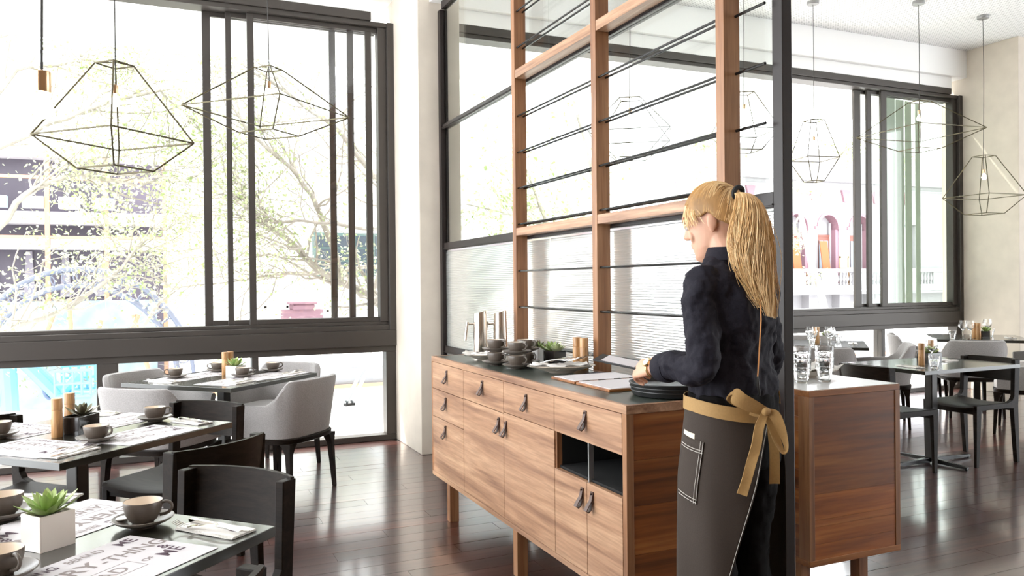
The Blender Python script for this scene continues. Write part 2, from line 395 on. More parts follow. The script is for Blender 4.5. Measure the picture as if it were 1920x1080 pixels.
# ---------------- sideboards ----------------
CX0, CX1, CY0, CY1, CZ0, CZ1 = 1.507, 1.99, 2.415, 4.65, .215, .94
cab = thing('sideboard', 'long walnut sideboard with leather pulls and dark green top', 'sideboard', (CX0, 3.5, 0))
def cb(x0, x1, y0, y1, z0, z1): return MB().box(x0 - CX0, x1 - CX0, y0 - 3.5, y1 - 3.5, z0, z1)
T = .028
f = cb(CX0, CX1, CY0, CY1, CZ1 - .032, CZ1 - .004); f.build('top_panel', oakY, cab, bev=.0015)
for a in (cb(CX0, CX0 + .02, CY0, CY1, CZ1 - .004, CZ1), cb(CX1 - .02, CX1, CY0, CY1, CZ1 - .004, CZ1), cb(CX0 + .02, CX1 - .02, CY0, CY0 + .02, CZ1 - .004, CZ1), cb(CX0 + .02, CX1 - .02, CY1 - .02, CY1, CZ1 - .004, CZ1)):
    a.build('top_lipping', oakY, cab)
cb(CX0 + .02, CX1 - .02, CY0 + .02, CY1 - .02, CZ1 - .004, CZ1 - .0008).build('top_inlay', topgreen, cab)
cb(CX0, CX1, CY0, CY1, CZ0, CZ0 + .024).build('bottom_panel', oakY, cab, bev=.0015)
cb(CX0, CX1, CY1 - .018, CY1, CZ0 + .024, CZ1 - .032).build('end_panel', oakX, cab, bev=.001)
# near end: frame with recessed veneer boards
cb(CX0, CX0 + .03, CY0, CY0 + T, CZ0 + .024, CZ1 - .032).build('end_stile', oakZ, cab, bev=.001)
cb(CX1 - .03, CX1, CY0, CY0 + T, CZ0 + .024, CZ1 - .032).build('end_stile', oakZ, cab, bev=.001)
for z0, z1 in ((.239, .40), (.40, .575), (.575, .74), (.74, .908)):
    cb(CX0 + .03, CX1 - .03, CY0 + .003, CY0 + T, z0, z1 - .001).build('end_board', oakP, cab)
cb(CX1 - .012, CX1, CY0 + T, CY1 - .018, CZ0 + .024, CZ1 - .032).build('back_panel', oakY, cab)
# inner shelves and dividers; open niche lined black
DX = CX0 + .003; G = .0016
cb(CX0 + .02, CX1 - .014, 2.445, 2.98, .604, .612).build('niche_shelf', black, cab)
cb(CX0 + .03, CX1 - .014, 2.444, 2.45, .612, .75).build('niche_lining', black, cab)
cb(CX0 + .03, CX1 - .014, 2.972, 2.98, .612, .75).build('niche_lining', black, cab)
cb(CX0 + .03, CX1 - .014, 2.445, 2.98, .746, .752).build('niche_lining', black, cab)
cb(CX1 - .02, CX1 - .013, 2.445, 2.98, .612, .75).build('niche_lining', black, cab)
cb(CX0 + .006, CX0 + .03, 2.972, 2.986, .60, .755).build('niche_stile', oakZ, cab)
cb(CX0 + .008, CX0 + .03, 2.704, 2.711, .60, .755).build('niche_divider', mat('grey_metal_trim', (.45, .45, .44), .35, .8), cab)
cb(CX0 + .028, CX0 + .036, CY0 + T, CY1 - .02, CZ0 + .024, .60).build('carcass_liner', black, cab)
cb(CX0 + .028, CX0 + .036, 2.985, CY1 - .02, .60, .908).build('carcass_liner', black, cab)
cb(CX0 + .028, CX0 + .036, CY0 + T, 2.985, .756, .908).build('carcass_liner', black, cab)
def pull(y, z, par, size=.075):
    """folded leather loop fixed by a screw"""
    p = []
    h = size
    prof = [(0, 0), (-.006, -.2 * h), (-.010, -.45 * h), (-.026, -.75 * h), (-.034, -.93 * h), (-.024, -1.02 * h), (-.012, -.9 * h), (-.006, -.6 * h), (-.004, -.3 * h), (-.003, 0)]
    wd = .0095; th = .0016; mb = MB(); rings = []
    for i, (x, zz) in enumerate(prof):
        a = Vector(prof[min(i + 1, len(prof) - 1)]) - Vector(prof[max(i - 1, 0)]); n = Vector((-a.y, a.x)).normalized() * th
        ww = wd * (1.0 if i < 3 or i > 7 else 1.15)
        rings.append([(x - n.x, -ww, zz - n.y), (x + n.x, -ww, zz + n.y), (x + n.x, ww, zz + n.y), (x - n.x, ww, zz - n.y)])
    mb.loft(rings)
    o = mb.build('pull', leather, par, smooth=True, loc=(CX0 - CX0 + .003 - .003, y - 3.5, z))
    MB().cyl((-.0105, 0, -.008), (-.004, 0, -.008), .0032, n=10).build('screw', screw, o, smooth=True)
def front(nm, y0, y1, z0, z1, pulls):
    p = cb(DX - .003, DX + .018, y0 + G, y1 - G, z0 + G, z1 - G).build(nm, oakY, cab, bev=.0008)
    for y, z in pulls: pull(y, z, p)
    return p
front('drawer', 4.09, 4.632, .747, .907, [(4.36, .878)])
front('drawer', 4.09, 4.632, .578, .747, [(4.38, .718)])
front('drawer', 4.09, 4.632, .240, .578, [(4.39, .552)])
front('drawer', 3.53, 4.09, .750, .907, [(3.80, .880)])
front('drawer', 2.985, 3.53, .757, .907, [(3.262, .876)])
front('drawer', 2.445, 2.985, .755, .907, [(2.712, .880)])
front('door', 3.53, 4.09, .240, .750, [(3.585, .722)])
front('door', 2.985, 3.53, .240, .757, [(3.496, .718)])
front('door', 2.708, 2.985, .240, .602, [(2.742, .572)])
front('door', 2.445, 2.708, .240, .602, [(2.662, .574)])
for y in (4.33, 3.38, 2.50):
    for x in (CX0, CX1 - .055): cb(x, x + .055, y, y + .048, 0, CZ0).build('leg', oakZ, cab, bev=.0015)

RX0, RX1, RY0, RY1 = 2.395, 2.91, 2.45, 4.69
rc = thing('service_cabinet', 'walnut cabinet behind the black steel post with stacked tumblers on its white top', 'sideboard', (RX0, RY0, 0))
def rb(x0, x1, y0, y1, z0, z1): return MB().box(x0 - RX0, x1 - RX0, y0 - RY0, y1 - RY0, z0, z1)
rb(RX0, RX1, RY0, RY1, .905, .93).build('top_panel', oakX, rc, bev=.0015)
rb(RX0 + .004, RX1 - .004, RY0 + .006, RY1 - .004, .93, .9325).build('top_laminate', mat('white_laminate_top', (.78, .78, .77), .25), rc)
rb(RX0, RX1, RY0, RY1, .21, .236).build('bottom_panel', oakX, rc, bev=.0015)
for x in (RX0, RX1 - .028): rb(x, x + .028, RY0, RY0 + .03, .236, .905).build('end_stile', oakZ, rc, bev=.001)
for z0, z1 in ((.236, .30), (.30, .372), (.372, .40), (.40, .505), (.505, .905)):
    rb(RX0 + .028, RX1 - .028, RY0 + .003, RY0 + .03, z0, z1 - .0008).build('end_board', oakP, rc)
rb(RX0, RX0 + .022, RY0 + .03, RY0 + .06, .236, .905).build('side_stile', oakZ, rc)
zs = [.236, .31, .37, .46, .52, .60, .67, .76, .82, .905]
oakPy = wood('walnut_side_board', (.13, .04, .009), (.30, .10, .025), (.46, .19, .055), 'y', .38, 1.1, var=.25)
for z0, z1 in zip(zs[:-1], zs[1:]): rb(RX0 + .003, RX0 + .022, RY0 + .06, RY1, z0, z1 - .0008).build('side_board', oakPy, rc)
rb(RX1 - .02, RX1, RY0 + .03, RY1, .236, .905).build('front_panel', oakY, rc)
rb(RX0 + .022, RX1 - .02, RY1 - .02, RY1, .236, .905).build('end_panel', oakX, rc)
for x in (RX0 + .0, RX1 - .19):
    for y in (RY0 + .05, 3.5, RY1 - .1): rb(x, x + .05, y, y + .05, 0, .21).build('leg', oakZ, rc, bev=.0015)
# ---------------- dining furniture ----------------
def make_chair():
    t = thing('dining_chair', '', 'chair', group='dark wooden dining chairs')
    # curved side frames: rear post + side rail, front leg
    for s in (-1, 1):
        x0, x1 = (.19, .222) if s > 0 else (-.222, -.19)
        poly = [(-.275, 0), (-.245, 0), (-.205, .41), (-.12, .415), (.20, .415), (.20, .452), (-.14, .452), (-.195, .47), (-.215, .50), (-.225, .77), (-.285, .77), (-.262, .43)]
        MB().prism(poly, 'x', x0, x1).build('rear_leg', darkwood, t, bev=.003)
        MB().loft([[(x0 + (.004 if s > 0 else .008), .165, 0), (x1 - (.008 if s > 0 else .004), .165, 0), (x1 - (.008 if s > 0 else .004), .195, 0), (x0 + (.004 if s > 0 else .008), .195, 0)],
                   [(x0, .145, .42), (x1, .145, .42), (x1, .20, .42), (x0, .20, .42)]]).build('front_leg', darkwood, t, bev=.002)
    MB().box(-.19, .19, .16, .19, .385, .43).build('seat_rail', darkwood, t, bev=.002)
    MB().box(-.19, .19, -.235, -.205, .39, .425).build('seat_rail', darkwood, t, bev=.002)
    # scooped seat
    rings = []
    n = 12
    for i in range(n + 1):
        x = -.206 + .412 * i / n; q = (x / .206) ** 2
        top = .436 + .018 * q; rings.append([(x, -.20, top + .004), (x, -.0, top), (x, .19, top + .002), (x, .215, top - .012), (x, .205, top - .032 - .012 * (1 - q)), (x, -.20, top - .022)])
    MB().loft(rings).build('seat', darkwood, t, smooth=True)
    rings = []
    for i in range(15):
        a = -1 + 2 * i / 14; x = .216 * a; y = -.255 - .055 * (1 - a * a); lo = .60 + .012 * a * a
        rings.append([(x, y - .008, lo), (x, y + .008, lo), (x, y - .012, .775), (x, y - .028, .775)])
    MB().loft(rings).build('backrest', darkwood, t, smooth=True)
    return t
def make_armchair():
    t = thing('armchair', '', 'chair', group='grey upholstered armchairs')
    n = 40; outer = []; prof = []
    for i in range(n + 1):
        a = -1 + 2 * i / n                     # -1 left arm front .. 0 back .. 1 right arm front
        ang = a * 1.95
        e = .62
        cx, cy = math.sin(ang), -math.cos(ang)
        px = .285 * (abs(cx) ** e) * (1 if cx > 0 else -1); py = .265 * (abs(cy) ** e) * (1 if cy > 0 else -1)
        if abs(ang) > PI / 2: py = .265 * (abs(cy) * 2.2) ** .9 ; py = min(py, .24)
        u = abs(a)
        # height of top edge
        k = max(0, min(1, (u - .38) / .34)); k = k * k * (3 - 2 * k)
        h = .775 - .155 * k - .02 * max(0, u - .8) * 5
        prof.append((px, py, h, ang))
    rings = []
    for (px, py, h, ang) in prof:
        d = Vector((px, py, 0)); nn = Vector((math.sin(ang) * (1 if abs(ang) < PI / 2 else 1), -math.cos(ang) if abs(ang) < PI / 2 else 0, 0)).normalized()
        th = .045; r = []
        H0 = .405
        for (o, z) in ((0, H0), (.004, H0 + .02), (.02, H0 + (h - H0) * .5), (.036, h - .022), (.030, h - .005), (.016, h), (-.004, h - .006), (-.014, h - .03), (-.03, H0 + (h - H0) * .5), (-th, H0 + .04), (-th, H0)):
            r.append(d + nn * o + Vector((0, -.02 * (z - H0) / .37 if abs(ang) < 1.2 else 0, z)))
        rings.append(r)
    MB().loft(rings).build('shell', fabric, t, smooth=True)
    c = []
    for k, (z, s) in enumerate(((.40, .94), (.41, 1), (.46, 1), (.478, .97), (.484, .85), (.486, .4))):
        c.append([(.245 * s * (abs(math.cos(q)) ** .45) * (1 if math.cos(q) > 0 else -1), .015 + .245 * s * (abs(math.sin(q)) ** .45) * (1 if math.sin(q) > 0 else -1), z) for q in [2 * PI * j / 32 for j in range(32)]])
    MB().loft(c).build('seat_cushion', fabric, t, smooth=True)
    r0 = []
    for z, s in ((.362, .94), (.37, 1.0), (.398, 1.02), (.404, 1.0)):
        r0.append([(.272 * s * (abs(math.cos(q)) ** .5) * (1 if math.cos(q) > 0 else -1), .268 * s * (abs(math.sin(q)) ** .5) * (1 if math.sin(q) > 0 else -1) - .005, z) for q in [2 * PI * j / 36 for j in range(36)]])
    MB().loft(r0).build('seat_frame', darkwood, t, smooth=True)
    for sx in (-1, 1):
        for sy in (-1, 1):
            MB().loft([[(sx * .245 + a * .011, sy * .245 + b * .011, 0) for a, b in ((-1, -1), (1, -1), (1, 1), (-1, 1))],
                       [(sx * .230 + a * .018, sy * .228 + b * .018, .30) for a, b in ((-1, -1), (1, -1), (1, 1), (-1, 1))],
                       [(sx * .222 + a * .030, sy * .220 + b * .030, .35) for a, b in ((-1, -1), (1, -1), (1, 1), (-1, 1))],
                       [(sx * .212 + a * .042, sy * .210 + b * .042, .372) for a, b in ((-1, -1), (1, -1), (1, 1), (-1, 1))]]).build('leg', darkwood, t, smooth=True)
    return t
def make_table(sx, sy, name='dining_table'):
    t = thing(name, '', 'table', group='dark pedestal dining tables')
    MB().box(-sx / 2, sx / 2, -sy / 2, sy / 2, .722, .7495).build('tabletop', ttop, t, bev=.002)
    MB().box(-.11, .11, -.11, .11, .712, .722).build('top_plate', rod, t)
    MB().box(-.032, .032, -.032, .032, .03, .712).build('pedestal', mat('dark_steel_leg', (.03, .028, .026), .35, .5), t, bev=.006)
    L = min(sx, sy) * .5 + .02
    for a in range(4):
        c, s = math.cos(a * PI / 2), math.sin(a * PI / 2); k = (sx * .42 if a % 2 == 0 else sy * .42)
        b = MB(); M = Matrix.Rotation(a * PI / 2, 4, 'Z')
        b.loft([[(.02, -.018, .008), (.02, .018, .008), (.02, .018, .045), (.02, -.018, .045)], [(k, -.014, .008), (k, .014, .008), (k, .014, .026), (k, -.014, .026)]]).xf(M).build('base_arm', rod, t, bev=.003)
        MB().cyl((k * .96 * c, k * .96 * s, 0), (k * .96 * c, k * .96 * s, .008), .01, n=10).build('foot', rod, t)
    return t
D = math.radians
SQ = math.sqrt(.5)
u = Vector((SQ, SQ, 0)); v = Vector((-SQ, SQ, 0))
TN, TM, TB = Vector((-.372, 2.149, 0)), Vector((-.346, 3.89, 0)), Vector((.378, 5.80, 0))
TL, TR = Vector((6.0, 6.02, 0)), Vector((8.08, 5.82, 0))
TA = Vector((5.28, 4.17, 0))
tab = make_table(.9, .9); tu = []
place(tab, tu, TN, D(45), 'square dark table nearest the front, white planter and four cups on it')
place(tab, tu, TM, D(45), 'square dark table with two wooden mills and a black planter, in front of the sill')
place(tab, tu, TB, D(45), 'square dark table by the left window ringed by four grey armchairs')
place(tab, tu, TL, D(45), 'dark table behind the stacked tumblers, set with wine glasses near the right window')
place(tab, tu, TR, D(45), 'dark table against the concrete pier at far right, wine glasses on it')
ta = make_table(1.0, .70); ta.location = TA; ta['label'] = 'oblong dark table with a wine glass and dark planter between two wooden chairs'
def P(T, s, t, z=0): return T + u * s + v * t + Vector((0, 0, z))
CHAIR = 'dark wooden dining chair '
ch = make_chair(); cu = []
def chair(loc, deg, label): return place(ch, cu, (loc[0], loc[1], 0), D(deg - 90), CHAIR + label)
chair(P(TM, .50, -.02), 225, 'across the mill table, its back before a grey armchair')
chair((.035, 3.50), 127, 'pulled out from the mill table, curved back seen from behind')
chair((.02, 2.545), 222, 'at the right corner of the nearest table, broad brown backrest')
chair((-.155, 1.845), 133, 'at the bottom edge, only its curved top corner showing')
chair(P(TM, -.02, .37), 315, 'at the far left edge beyond the mill table, pale shiny seat')
chair((5.61, 4.12), 180, 'right of the oblong table, facing left')
chair((4.85, 4.15), 0, 'left of the oblong table, half hidden by the walnut cabinet')
ac = make_armchair(); au = []
def arm(loc, deg, label): return place(ac, au, (loc[0], loc[1], 0), D(deg - 90), 'grey upholstered armchair ' + label)
arm(P(TB, .03, -.46), 135, 'with its rounded back to the room, in front of the left window')
arm(P(TB, -.50, .05), 50, 'behind the mill table, broad back with brownish shade')
arm(P(TB, -.05, .52), 315, 'pushed in at the sill beside the thick lower window post')
arm(P(TB, .58, .05), 225, 'behind the table by the left window, right of its planter')
arm(P(TL, -.56, -.02), 50, 'just behind the stacked tumblers, tan shaded back')
arm((6.27, 5.52), 135, 'behind the oblong table, arm sweeping down to the left')
arm(P(TL, .60, .05), 225, 'pale in window light, standing by the lower post of the right window')
arm((7.50, 5.50), 55, 'with wide flat back, centred behind the oblong table')
arm(P(TR, .02, .56), 315, 'barely showing beyond the pier table under the sill')
arm((7.10, 4.62), 120, 'cut off by the right edge of the picture, nearest of that pair')
arm((8.28, 5.20), 140, 'in front of the pier, behind the cut-off armchair')

# ---------------- tableware ----------------
def make_cup():
    t = thing('cup', '', 'cup', group='taupe stoneware cups')
    MB().lathe([(.0, 0), (.027, 0), (.027, .004), (.034, .010), (.043, .026), (.0475, .044), (.0485, .058), (.0478, .0595), (.0465, .0585)], 40).build('body', cupo, t, smooth=True)
    MB().lathe([(.0465, .0585), (.0455, .052), (.041, .027), (.032, .012), (.0, .008)], 40).build('inner_glaze', cupi, t, smooth=True)
    pts = [(.043, 0, .050), (.058, 0, .055), (.070, 0, .049), (.072, 0, .037), (.062, 0, .025), (.042, 0, .020)]
    sp = []
    for i in range(len(pts) - 1):
        for k in range(4):
            a, b = Vector(pts[i]), Vector(pts[i + 1]); p0 = Vector(pts[max(i - 1, 0)]); p3 = Vector(pts[min(i + 2, 5)]); q = k / 4
            sp.append(.5 * ((2 * a) + (b - p0) * q + (2 * p0 - 5 * a + 4 * b - p3) * q * q + (3 * a - p0 - 3 * b + p3) * q ** 3))
    sp.append(Vector(pts[-1])); MB().tube(sp, .0042, 10).build('handle', cupo, t, smooth=True)
    return t
sau = tag(MB().lathe([(0, 0), (.032, 0), (.034, .004), (.05, .008), (.068, .016), (.076, .023), (.0765, .0245), (.074, .025), (.05, .0125), (.036, .0085), (.0, .008)], 44).build('saucer', mat('saucer_stoneware', (.17, .145, .125), .3), smooth=True), '', 'saucer', 'taupe saucers')
cup = make_cup(); cuu = []; sauu = []
def cupset(p, z, deg, where, saucer=True):
    if saucer: place(sau, sauu, (p[0], p[1], z), 0, 'taupe saucer under the cup ' + where); z += .0085
    place(cup, cuu, (p[0], p[1], z), D(deg), 'taupe cup with cream inside ' + where)
ZT = .75
cupset((-.054, 2.300), ZT, -15, 'at the right on the nearest table')
cupset((-.330, 2.010), ZT, -50, 'at the bottom left corner of the picture')
cupset((-.405, 2.545), ZT, 200, 'left of the succulent on the nearest table')
cupset((-.255, 3.640), ZT, -35, 'in front of the black planter')
cupset((-.040, 4.075), ZT, -10, 'at the right end of the mill table')
cupset((-.640, 3.93), ZT, 160, 'at the left edge of the mill table')
cupset(P(TB, -.13, .30), ZT, 190, 'at the left on the table by the window')
cupset(P(TB, .28, .30), ZT, 190, 'behind the mills on the table by the window')
cupset(P(TB, .05, -.12), ZT, -10, 'in front of the white planter by the window')
cupset(P(TB, .40, -.10), ZT, 10, 'at the right on the table by the window')
tag(place(sau, sauu, (-.455, 2.34, ZT), 0, 'empty taupe saucer at the left edge of the nearest table'), group='taupe saucers')
ZC = .9395
for (x, y, n, nm) in ((1.675, 3.74, 2, 'front'), (1.648, 3.955, 2, 'left'), (1.79, 3.875, 2, 'rear')):
    for k in range(n): cupset((x, y), ZC + k * .070, -70, '%s of the %s cup stack on the sideboard' % (('at the bottom', 'at the top')[k], nm))

# wrapped chocolate on the near saucer
tag(MB().lathe([(0, 0), (.018, 0), (.019, .002), (.018, .004), (0, .004)], 24).build('wrapped_biscuit', mat('white_wrapper', (.85, .83, .8), .4), loc=(-.105, 2.325, .7685), smooth=True), 'small round white wrapped biscuit on the saucer of the right-hand near cup', 'biscuit')

def make_fork():
    t = MB(); n = 14; rings = []
    for i in range(n + 1):
        q = i / n; x = q * .135; w = .0095 * (1 - q) ** .7 * .6 + .0032 + (.004 * max(0, (q - .8) / .2)); z = .004 + .010 * math.sin(q * PI) * .8
        rings.append([(x, -w, z), (x, w, z), (x, w, z + .0022), (x, -w, z + .0022)])
    for q in (0, .5, 1): rings.append([(.135 + .02 * q + .002, -.0115 * (.6 + .4 * q), .006 - .003 * q), (.137 + .02 * q, .0115 * (.6 + .4 * q), .006 - .003 * q), (.137 + .02 * q, .0115 * (.6 + .4 * q), .008 - .003 * q), (.137 + .02 * q, -.0115 * (.6 + .4 * q), .008 - .003 * q)])
    t.loft(rings)
    for k in range(4):
        y = -.0100 + k * .00667
        t.loft([[(.155 + x, y - w, z), (.155 + x, y + w, z), (.155 + x, y + w, z + .0018), (.155 + x, y - w, z + .0018)] for x, z, w in ((0, .003, .0016), (.02, .003, .0014), (.04, .008, .0011), (.05, .013, .0006))])
    return tag(t.build('fork', silver, smooth=True), '', 'fork', 'steel forks')
def make_knife():
    t = MB(); rings = []
    for x, w, h in ((0, .005, .007), (.01, .0075, .008), (.05, .006, .007), (.09, .005, .006), (.10, .0065, .002), (.15, .0095, .0016), (.19, .008, .0016), (.21, .002, .0014)):
        rings.append([(x, -w, .001), (x, w, .001), (x, w, .001 + h), (x, -w, .001 + h)])
    return tag(t.loft(rings).build('knife', silver, smooth=True), '', 'knife', 'steel table knives')
def make_napkin():
    t = thing('napkin', '', 'napkin', group='folded white napkins')
    rnd = random.Random(3); mb = MB()
    for k in range(4):
        n = 10; rings = []
        for i in range(n + 1):
            x = -.10 + .20 * i / n; z = .0007 + k * .0015; b = .0006 * math.sin(i * 1.3 + k)
            rings.append([(x, -.042 + .002 * k, z + b), (x, .042 - .001 * k, z + b), (x, .042 - .001 * k, z + .0012 + b), (x, -.042 + .002 * k, z + .0012 + b)])
        mb.loft(rings)
    mb.build('folds', linen, t, smooth=True)
    MB().box(.05, .078, -.005, .022, .0070, .0075).build('printed_mark', inkd, t)
    return t
fk = make_fork(); kn = make_knife(); nk = make_napkin(); fu = []; ku = []; nu = []
def setting_(p, deg, where, fork=True):
    a = D(deg); e = Vector((math.cos(a), math.sin(a), 0)); s_ = Vector((-e.y, e.x, 0)); p = Vector((p[0], p[1], ZT))
    place(nk, nu, p, a, 'folded white napkin ' + where)
    place(kn, ku, p - e * .105 + s_ * .012 + Vector((0, 0, .0072)), a, 'steel knife on the napkin ' + where)
    if fork: place(fk, fu, p + e * .10 + s_ * -.012 + Vector((0, 0, .0095)), a + PI + .14, 'steel fork on the napkin ' + where)
setting_((.118, 2.178), -50, 'at the right corner of the nearest table')
setting_((-.335, 2.72), -20, 'at the far corner of the nearest table', False)
setting_((-.325, 3.435), -132, 'at the front corner of the mill table')
setting_((.115, 3.955), -55, 'at the right corner of the mill table')
setting_((-.30, 4.42), -30, 'at the far corner of the mill table')
setting_(P(TB, -.33, .20)[:2], -45, 'at the left corner of the window table')
setting_(P(TB, -.20, -.32)[:2], 225, 'at the front corner of the window table')
setting_(P(TB, .36, -.30)[:2], 45, 'at the right corner of the window table')

# placemats with the printed saying
def textmesh(txt, size, bold=.0):
    c = bpy.data.curves.new('t', 'FONT'); c.body = txt; c.size = size; c.offset = bold; c.align_x = 'LEFT'
    o = bpy.data.objects.new('t', c); col.objects.link(o)
    dg = bpy.context.evaluated_depsgraph_get(); dg.update()
    me = bpy.data.meshes.new_from_object(o.evaluated_get(dg)); bpy.data.objects.remove(o); return me
def make_mat():
    t = thing('placemat', '', 'placemat', group='printed paper placemats')
    MB().box(-.20, .20, -.14, .14, .0003, .0012).build('sheet', paper, t)
    def line(txt, x, y, size, m, rz=0, sx=1, bold=.0015, name='lettering'):
        me = textmesh(txt, size * .84, bold * .35); me.materials.clear(); me.materials.append(m)
        o = bpy.data.objects.new(name, me); col.objects.link(o); o.parent = t; o.location = (x, y, .0015); o.rotation_euler = (0, 0, rz); o.scale = (sx, 1, 1)
    line('NOTHING', -.185, .093, .046, inkd, .03, .85)
    line('BEHIND', -.010, .098, .040, inkm, .0, .85)
    line('ME', .125, .088, .058, inkd, .05, .9, .0025)
    line('EVERY', -.175, .018, .078, inkm, .04, 1.05, .004)
    line('-THING', .02, .018, .070, inkm, -.02, .9, .003)
    line('&', .150, -.02, .05, inkd, 0, 1, .002)
    line('AHEAD', -.150, -.062, .062, inkm, .03, 1.0, .002)
    line('OF', .065, -.050, .030, inkm)
    line('ME', .110, -.070, .066, inkd, .08, .95, .003)
    MB().box(-.158, .055, -.071, -.0695, .0012, .0015).box(-.158, .055, -.010, -.0085, .0012, .0015).box(-.158, -.1565, -.071, -.0085, .0012, .0015).box(.0535, .055, -.071, -.0085, .0012, .0015).build('printed_frame', inkm, t)
    return t
pmt = make_mat(); pmu = []
def pmat(p, deg, where): place(pmt, pmu, (p[0], p[1], ZT), D(deg), 'white paper placemat with hand-lettered saying ' + where)
pmat((-.125, 1.985), 45, 'at the bottom of the picture, lettering largest')
pmat((-.245, 2.425), 225, 'behind the white planter on the nearest table')
pmat((-.62, 2.34), 315, 'under the left side of the nearest table setting')
pmat((-.085, 3.725), 45, 'at the right front of the mill table')
pmat((-.475, 3.62), 315, 'at the left front of the mill table')
pmat((-.20, 4.17), 225, 'at the right rear of the mill table')
pmat((-.60, 4.10), 315, 'at the left rear of the mill table')
pmat(P(TB, -.17, -.22)[:2], 45, 'at the front of the window table')
pmat(P(TB, .24, -.25)[:2], 45, 'at the right of the window table')
pmat(P(TB, -.12, .26)[:2], 225, 'at the left rear of the window table')
pmat(P(TB, .28, .25)[:2], 225, 'at the far right of the window table')

# mills, planters, succulents
def make_mill():
    t = thing('pepper_mill', '', 'mill', group='cylindrical wooden mills')
    MB().lathe([(0, 0), (.021, 0), (.0225, .003), (.0225, .112), (.0215, .114)], 28).build('base', oakMill, t, smooth=True)
    MB().lathe([(.021, .114), (.0225, .1155), (.0225, .160), (.021, .163), (0, .163)], 28).build('cap', oakMill, t, smooth=True)
    return t
ml = make_mill(); mu_ = []
def mill(p, z, label): place(ml, mu_, (p[0], p[1], z), R_() * 6, 'cylindrical wooden mill ' + label)
mill((-.415, 3.835), ZT, 'nearest of the pair on the mill table')
mill((-.385, 4.01), ZT, 'behind its twin and the black planter')
mill(P(TB, .13, .10), ZT, 'left one behind the white planter by the window')
mill(P(TB, .185, .10), ZT, 'right one behind the white planter by the window')
mill((1.94, 3.575), ZC, 'left one on the sideboard, partly hidden')
mill((1.942, 3.505), ZC, 'right one on the sideboard beside the walnut post')
mill(at(1728, 685, z=ZT), ZT, 'left one on the oblong table')
mill(at(1745, 678, z=ZT), ZT, 'behind the wine glass on the oblong table')
mill(P(TL, .02, .0), ZT, 'behind the stacked tumblers')
mill(P(TR, -.24, .02), ZT, 'left one on the table before the pier')
mill(P(TR, -.19, .05), ZT, 'right one on the table before the pier')

def leafmesh(L_, W_, name, m, cup=.25, thick=.12):
    mb = MB(); rings = []
    for i in range(7):
        q = i / 6; w = W_ * math.sin(PI * (q * .82 + .1)) ** .8 * (1 if q < .95 else .25); x = L_ * q; z = L_ * .28 * q * q; th = W_ * thick * (1.2 - q)
        rings.append([(x, -w, z + w * cup), (x, 0, z + th), (x, w, z + w * cup), (x, w * .5, z - th * .6), (x, -w * .5, z - th * .6)])
    return mb.loft(rings).mesh(name, m, smooth=True)
def leaves(n, size, seed):
    rnd = random.Random(seed); out = []
    for i in range(n):
        q = i / (n - 1); a = i * 2.39996; el = math.radians(80 - 70 * q ** .62 + rnd.uniform(-5, 5)); s = size * (.35 + .65 * q ** .6) * rnd.uniform(.9, 1.1)
        M = Matrix.Rotation(a, 4, 'Z') @ Matrix.Translation((.004 * q, 0, .012 * (1 - q))) @ Matrix.Rotation(-el, 4, 'Y') @ Matrix.Scale(s, 4)
        out.append(M)
    return out
LEAF = {}
def planter(loc, rz, label, cm, sx, sy, h, ros, single=False, plantlabel=None):
    t = thing('succulent_planter', label, 'planter', loc, rz, 'small succulent planters')
    w_ = .006
    pot = MB().box(-sx, sx, -sy, sy, 0, h).mesh('pot', cm, bev=.004)
    mb = MB(); outr = [(-sx, -sy), (sx, -sy), (sx, sy), (-sx, sy)]; inn = [(a * (1 - w_ / sx), b * (1 - w_ / sy)) for a, b in outr]
    mb.loft([[(a, b, 0) for a, b in outr], [(a, b, h) for a, b in outr], [(a, b, h) for a, b in inn], [(a, b, h - .012) for a, b in inn]], cap=False).add([(a, b, 0) for a, b in outr], [(0, 1, 2, 3)])
    mb.build('pot', cm, t, bev=.0025)
    MB().box(-sx + w_, sx - w_, -sy + w_, sy - w_, h - .03, h - .012).build('soil', soil, t)
    for (x, y, size, n, mm, seed) in ros:
        key = mm.name
        if key not in LEAF: LEAF[key] = leafmesh(1, .17 if mm != leafp else .26, 'leaf', mm)
        Ms = leaves(n, size, seed)
        if single:
            for M in Ms:
                o = bpy.data.objects.new('leaf', LEAF[key]); col.objects.link(o); o.parent = t; o.matrix_local = Matrix.Translation((x, y, h - .008)) @ M
        else:
            me = LEAF[key]; mb = MB()
            for M in Ms: mb.add([Matrix.Translation((x, y, h - .008)) @ M @ p.co for p in me.vertices], [tuple(p.vertices) for p in me.polygons])
            tag(mb.build('rosette', mm, t, smooth=True), kind='stuff')
    return t
planter((-.262, 2.225, ZT), D(38), 'white ceramic planter with a green succulent on the nearest table', ceramicW, .044, .040, .085, [(0, .0, .078, 34, leafg, 1)], True)
planter((-.338, 3.925, ZT), D(62), 'glossy black planter with a dark succulent on the mill table', ceramicB, .075, .045, .075, [(.02, 0, .075, 20, leafd, 2)], True)
planter(P(TB, .10, -.02, ZT), D(45), 'white planter with a spiky succulent in front of two mills by the left window', mat('white_pot', (.7, .68, .66), .4), .052, .045, .075, [(0, 0, .085, 24, leafg, 3)])
planter((1.90, 3.955, ZC), D(20), 'white ceramic planter with a dark red succulent on the sideboard', mat('white_pot', (.7, .68, .66), .4), .035, .035, .085, [(0, 0, .062, 20, leafd, 4), (.0, -.02, .05, 12, leafg, 9)])
planter((1.925, 3.80, ZC), D(8), 'glossy black planter with pale green succulents on the sideboard', ceramicB, .040, .050, .080, [(.0, -.02, .055, 30, leafp, 5), (0, .03, .075, 18, leafg, 6)])
